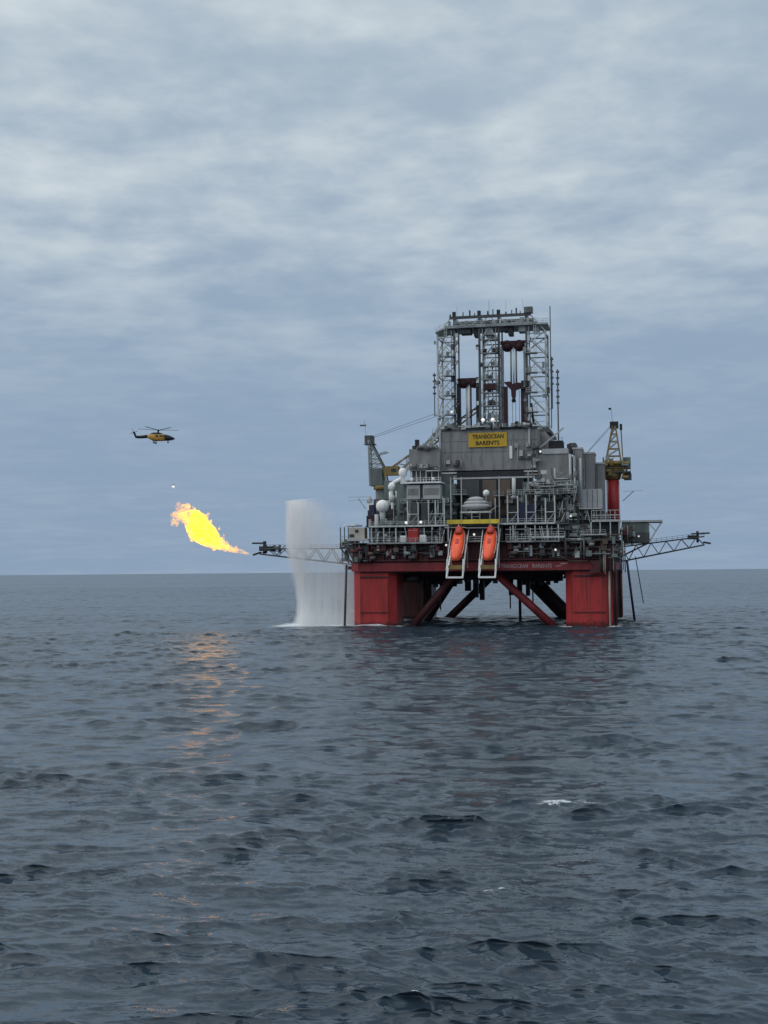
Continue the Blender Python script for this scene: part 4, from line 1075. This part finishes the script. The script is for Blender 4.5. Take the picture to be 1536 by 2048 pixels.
# ------------------------------------------------------------------ flame (burning gas as an emitting volume inside its own hull)
def volume_hull(name, balls, base, voxel, label, cat, kind=None, boxes=()):
    mb = MB()
    for (x, y, z, r) in balls: mb.ball((x, y, z), r, 12, 8)
    for b in boxes: mb.box(*b)
    me = bpy.data.meshes.new(name)
    me.from_pydata([(p[0] - base[0], p[1] - base[1], p[2] - base[2]) for p in mb.v], [], mb.f)
    bm = bmesh.new(); bm.from_mesh(me)
    bmesh.ops.remove_doubles(bm, verts=bm.verts, dist=1e-4); bmesh.ops.recalc_face_normals(bm, faces=bm.faces)
    bm.to_mesh(me); bm.free()
    o = bpy.data.objects.new(name, me); col.objects.link(o)
    o.matrix_world = RIG @ Matrix.Translation(base)
    rm = o.modifiers.new('union', 'REMESH'); rm.mode = 'VOXEL'; rm.voxel_size = voxel
    tag(o, label, cat, kind=kind)
    return o
rf = random.Random(8)
FB = (-74, 15, 20.4)
axis = [(-73.5, 20.45, 0.22), (-74.6, 20.8, 0.32), (-75.6, 21.1, 0.45), (-77.0, 21.5, 0.7), (-79.0, 21.9, 0.85), (-82.2, 22.9, 1.35), (-85.2, 24.4, 2.2), (-88.0, 26.6, 3.5), (-90.6, 28.6, 4.1), (-91.8, 30.8, 3.7), (-93.4, 32.4, 2.5), (-95.8, 32.6, 1.7), (-98.0, 33.0, 1.5), (-98.6, 30.9, 1.1), (-96.6, 35.2, 1.3), (-94.6, 35.7, 1.1), (-97.5, 36.6, 0.8)]
fballs = []
for i in range(len(axis) - 1):
    a, b = axis[i], axis[i + 1]
    if i >= 12: continue
    for q in range(4):
        f = q / 4
        fballs.append((a[0] + (b[0] - a[0]) * f, 15, a[1] + (b[1] - a[1]) * f, a[2] + (b[2] - a[2]) * f))
for x, z, r in axis[12:]: fballs.append((x, 15, z, r))
for i in range(60):
    x, z, r = axis[min(len(axis) - 1, 5 + int(rf.random() * 11))]
    w = rf.uniform(0, 6.28); e = rf.uniform(0.75, 1.08)
    fballs.append((x + math.cos(w) * r * e, 15 + rf.uniform(-0.5, 0.5) * r, z + math.sin(w) * r * e, rf.uniform(0.25, 0.7)))
for i in range(64):                                       # ragged tongues licking up and back along the flame
    x, z, r = axis[4 + int(rf.random() * 10)]
    w = rf.uniform(-0.5, 2.6) if i % 4 else rf.uniform(2.6, 5.4)
    px, pz = x + math.cos(w) * r * 0.92, z + math.sin(w) * r * 0.92
    dxx, dzz = math.cos(w) * 0.5 - 0.25, abs(math.sin(w)) * 0.5 + 0.25
    rr = rf.uniform(0.4, 0.75) * min(1, 0.45 + r / 4); yy = 15 + rf.uniform(-0.6, 0.6) * r
    for q in range(int(rf.uniform(2, 5))):
        fballs.append((px, yy, pz, rr)); px += dxx * rr * 1.5; pz += dzz * rr * 1.5; rr *= 0.78
for x, z, r in ((-87.6, 33.3, 0.5), (-87.5, 32.7, 0.35), (-88.0, 31.6, 0.3), (-84.2, 28.6, 0.4), (-84.0, 29.3, 0.25), (-99.6, 33.4, 0.4), (-98.6, 29.8, 0.35)): fballs.append((x, 15, z, r))
flame = volume_hull('flare_flame', fballs, FB, 0.16, 'bright yellow gas flame blowing away from the tip of the burner boom', 'flame')
fm_ = bpy.data.materials.new('burning_gas'); fm_.use_nodes = True
t = fm_.node_tree; t.nodes.clear()
out = N(t, 'ShaderNodeOutputMaterial'); pv = N(t, 'ShaderNodeVolumePrincipled')
tcn = N(t, 'ShaderNodeTexCoord')
mp = N(t, 'ShaderNodeMapping'); mp.inputs['Rotation'].default_value = (0, R(-32), 0); mp.inputs['Scale'].default_value = (0.8, 1, 1.2)
L(t, tcn.outputs['Object'], mp.inputs['Vector'])
fx = noise(t, mp.outputs[0], 0.62, 6, 0.7, 1.0)
dn = smooth(t, fx, 0.43, 0.60, 0.0, 1.0)
sx = N(t, 'ShaderNodeSeparateXYZ'); L(t, tcn.outputs['Object'], sx.inputs[0])
thin = smooth(t, sx.outputs['X'], -13.0, -3.0, 1.0, 0.35)              # unburnt gas near the nozzle glows less
dn = math_node(t, 'MULTIPLY', dn, math_node(t, 'MULTIPLY', thin, smooth(t, sx.outputs['X'], -24.0, -18.0, 0.28, 1.0)))
L(t, math_node(t, 'MULTIPLY', dn, 1.0), pv.inputs['Density'])
pv.inputs['Color'].default_value = (0.02, 0.015, 0.01, 1)
L(t, math_node(t, 'MULTIPLY', dn, 3.4), pv.inputs['Emission Strength'])
L(t, mix_col(t, smooth(t, noise(t, mp.outputs[0], 0.9, 4, 0.6, 0.6), 0.38, 0.60), (1.0, 0.26, 0.02), (1.0, 0.60, 0.03)), pv.inputs['Emission Color'])
L(t, pv.outputs[0], out.inputs['Volume'])
flame.data.materials.append(fm_)

# ------------------------------------------------------------------ water curtain beside the hull (spray as a scattering volume)
SB = (-60.2, 8, 0.0)
sp_pts = [(-60.2, 36.4), (-55.5, 36.9), (-50.0, 37.4), (-45.5, 36.0), (-43.0, 29.0), (-40.0, 23.5), (-38.4, 17.0), (-38.4, -1.6), (-60.0, -1.6), (-58.0, 0.2), (-57.0, 2.4), (-56.7, 6.0), (-57.3, 10), (-58.6, 14), (-59.7, 18), (-60.2, 23)]
mb = MB().front([(x - SB[0], z - SB[2]) for x, z in sp_pts], -3.0, 3.0)
me = bpy.data.meshes.new('water_curtain'); me.from_pydata(mb.v, [], mb.f)
bm = bmesh.new(); bm.from_mesh(me); bmesh.ops.recalc_face_normals(bm, faces=bm.faces); bm.to_mesh(me); bm.free()
spray = bpy.data.objects.new('water_curtain', me); col.objects.link(spray)
spray.matrix_world = RIG @ Matrix.Translation(SB)
tag(spray, 'white curtain of cooling water spray falling beside the red column', 'spray', kind='stuff')
sm = bpy.data.materials.new('water_spray'); sm.use_nodes = True
t = sm.node_tree; t.nodes.clear()
out = N(t, 'ShaderNodeOutputMaterial'); pv = N(t, 'ShaderNodeVolumePrincipled')
tcn = N(t, 'ShaderNodeTexCoord'); sx = N(t, 'ShaderNodeSeparateXYZ'); L(t, tcn.outputs['Object'], sx.inputs[0])
mp = N(t, 'ShaderNodeMapping'); mp.inputs['Scale'].default_value = (1.0, 0.45, 0.10); mp.inputs['Rotation'].default_value = (0, R(5), 0)
L(t, tcn.outputs['Object'], mp.inputs['Vector'])
streak = smooth(t, noise(t, mp.outputs[0], 0.85, 6, 0.7, 0.3), 0.32, 0.68, 0.30, 1.55)
X_, Z_ = sx.outputs['X'], sx.outputs['Z']
hi = smooth(t, Z_, 19.0, 27.0)                                        # above the boom the curtain thins out down-wind
xr = math_node(t, 'ADD', X_, math_node(t, 'MULTIPLY', math_node(t, 'SUBTRACT', Z_, 27.0), 0.25))
thinr = smooth(t, xr, 4.0, 17.0, 1.1, 0.0)
lowf = math_node(t, 'ADD', smooth(t, X_, 4.0, 9.0, 1.0, 0.5), smooth(t, Z_, 16.0, 7.0, 0.0, 0.4))
fac = math_node(t, 'ADD', math_node(t, 'MULTIPLY', hi, thinr), math_node(t, 'MULTIPLY', math_node(t, 'SUBTRACT', 1.0, hi), lowf))
top = smooth(t, math_node(t, 'ADD', Z_, math_node(t, 'MULTIPLY', X_, 0.25)), 36.0, 40.0, 1.0, 0.15)
edge = math_node(t, 'ADD', X_, math_node(t, 'MULTIPLY_ADD', noise(t, mp.outputs[0], 1.6, 5, 0.65), -4.0, smooth(t, Z_, 24.0, 8.0, 2.2, -1.2)))
foot = math_node(t, 'MULTIPLY', smooth(t, Z_, 0.0, 5.0, 1.8, 1.0), smooth(t, edge, -0.3, 1.2, 0.15, 1.0))
dens = math_node(t, 'MULTIPLY', math_node(t, 'MULTIPLY', fac, streak), math_node(t, 'MULTIPLY', top, foot))
L(t, math_node(t, 'MULTIPLY', math_node(t, 'MULTIPLY', dens, smooth(t, X_, 0.0, 7.0, 1.5, 0.9)), 0.29), pv.inputs['Density'])
pv.inputs['Color'].default_value = (0.995, 0.995, 0.995, 1)
pv.inputs['Anisotropy'].default_value = 0.25
L(t, pv.outputs[0], out.inputs['Volume'])
spray.data.materials.append(sm)

# ------------------------------------------------------------------ helicopter
HF = Matrix.Translation((-73.2, 405, 58.6)) @ Matrix.Rotation(R(-4), 4, 'Z') @ Matrix.Rotation(R(1.5), 4, 'Y')
hel = thing('helicopter', (0, 0, 0), 'yellow and black helicopter flying above the burning flare', 'helicopter', frame=HF)
def osec(x, zc, w, h, k=16, p=0.75):
    o = []
    for i in range(k):
        a = 2 * math.pi * i / k; ca, sa = math.cos(a), math.sin(a)
        o.append((x, math.copysign(abs(ca) ** p, ca) * w, zc + math.copysign(abs(sa) ** p, sa) * h))
    return o
body = MB().loft([osec(x, z, w, h) for x, z, w, h in ((-2.6, 0.35, 0.55, 0.55), (-1.4, 0.15, 0.95, 0.95), (0, 0.0, 1.15, 1.15), (2.0, 0.0, 1.15, 1.15), (3.2, 0.0, 1.1, 1.05))]).build('fuselage', 'heli_yellow', hel, True)
MB().loft([osec(x, z, w, h) for x, z, w, h in ((3.2, 0.0, 1.1, 1.05), (4.1, -0.08, 1.0, 0.95), (5.0, -0.2, 0.8, 0.7), (5.8, -0.28, 0.5, 0.4), (6.3, -0.32, 0.12, 0.12))]).build('nose', 'heli_black', hel, True)
MB().loft([osec(x, z, w, h) for x, z, w, h in ((-1.8, 1.0, 0.4, 0.25), (-0.6, 1.15, 0.75, 0.5), (1.2, 1.15, 0.75, 0.5), (2.6, 0.95, 0.4, 0.25))]).build('engine_cowling', 'heli_black', hel, True)
MB().loft([osec(x, z, w, h, 12, 0.9) for x, z, w, h in ((-2.6, 0.35, 0.55, 0.55), (-4.5, 0.15, 0.45, 0.5), (-6.0, 0.1, 0.35, 0.45), (-6.6, 0.15, 0.2, 0.35))]).build('tail_boom', 'heli_black', hel, True)
MB().front([(-5.7, -0.25), (-6.6, -0.2), (-7.5, 1.75), (-6.9, 1.85), (-6.2, 0.4)], -0.12, 0.12).build('fin', 'heli_black', hel)
MB().box(-6.3, -5.4, -1.4, 1.4, 0.12, 0.24).build('stabiliser', 'heli_black', hel)
trr = MB().tube((-7.1, -0.15, 1.5), (-7.1, -0.42, 1.5), 0.15).build('tail_rotor', 'heli_black', hel)
for k in range(4):
    w = R(20 + 90 * k)
    MB().bar((-7.1, -0.38, 1.5), (-7.1 + 1.25 * math.cos(w), -0.38, 1.5 + 1.25 * math.sin(w)), 0.12).build('tail_rotor_blade', 'heli_black', trr)
for s in (-1, 1):
    MB().loft([osec(x, -0.85, 0.3, 0.3, 10, 1) for x in (-1.0, 1.4)]).build('sponson', 'heli_black', hel)
    g = MB().bar((0.1, s * 1.0, -0.8), (-0.2, s * 1.25, -1.65), 0.2).build('landing_gear', 'heli_black', hel)
    MB().tube((-0.2, s * 1.12, -1.7), (-0.2, s * 1.4, -1.7), 0.3, n=12).build('wheel', 'heli_black', g)
    for x0 in (0.2, 1.5):
        MB().box(x0, x0 + 0.9, s * 1.1, s * 1.17, 0.1, 0.7).build('window', 'glass', body)
    MB().box(2.6, 3.5, s * 1.02, s * 1.12, 0.0, 0.6).build('cockpit_door_window', 'glass', body)
ng = MB().bar((4.0, 0, -0.8), (4.1, 0, -1.5), 0.18).build('landing_gear', 'heli_black', hel)
MB().tube((4.1, -0.15, -1.5), (4.1, 0.15, -1.5), 0.25, n=12).build('wheel', 'heli_black', ng)
rh = MB().tube((0.8, 0, 1.5), (0.8, 0, 2.35), 0.28, n=10).build('rotor_mast', 'heli_black', hel)
MB().ball((0.8, 0, 2.35), 0.42, 10, 7, 0.6).build('rotor_hub', 'heli_black', rh)
for k in range(5):
    w = R(176 + 72 * k); L_ = 6.7
    dx, dy = math.cos(w), math.sin(w)
    p0, p1 = Vector((0.8 + dx * 0.4, dy * 0.4, 2.38)), Vector((0.8 + dx * L_, dy * L_, 2.75))
    sd2 = Vector((-dy, dx, 0)) * 0.3
    MB().add([p0 - sd2, p0 + sd2, p1 + sd2, p1 - sd2] + [q + Vector((0, 0, 0.07)) for q in (p0 - sd2, p0 + sd2, p1 + sd2, p1 - sd2)],
             [(3, 2, 1, 0), (4, 5, 6, 7), (0, 1, 5, 4), (1, 2, 6, 5), (2, 3, 7, 6), (3, 0, 4, 7)]).build('rotor_blade', 'heli_black', rh)

# ------------------------------------------------------------------ small white light in the air over the flame
gb = thing('signal_light', (0, 0, 0), 'small bright white light in the air between helicopter and flame', 'light', frame=Matrix.Translation((-60, 360, 39.6)))
MB().ball((0, 0, 0), 0.40, 14, 10).build('lamp_globe', 'lamp', gb, True)
MB().tube((0, 0, 0.36), (0, 0, 0.62), 0.20, 0.12, 10).build('lamp_cap', 'grey_dark', gb)
for k in range(4):
    w = R(45 + 90 * k)
    MB().bar((0, 0, 0.55), (0.5 * math.cos(w), 0.5 * math.sin(w), 0.6), 0.05).build('arm', 'grey_dark', gb)
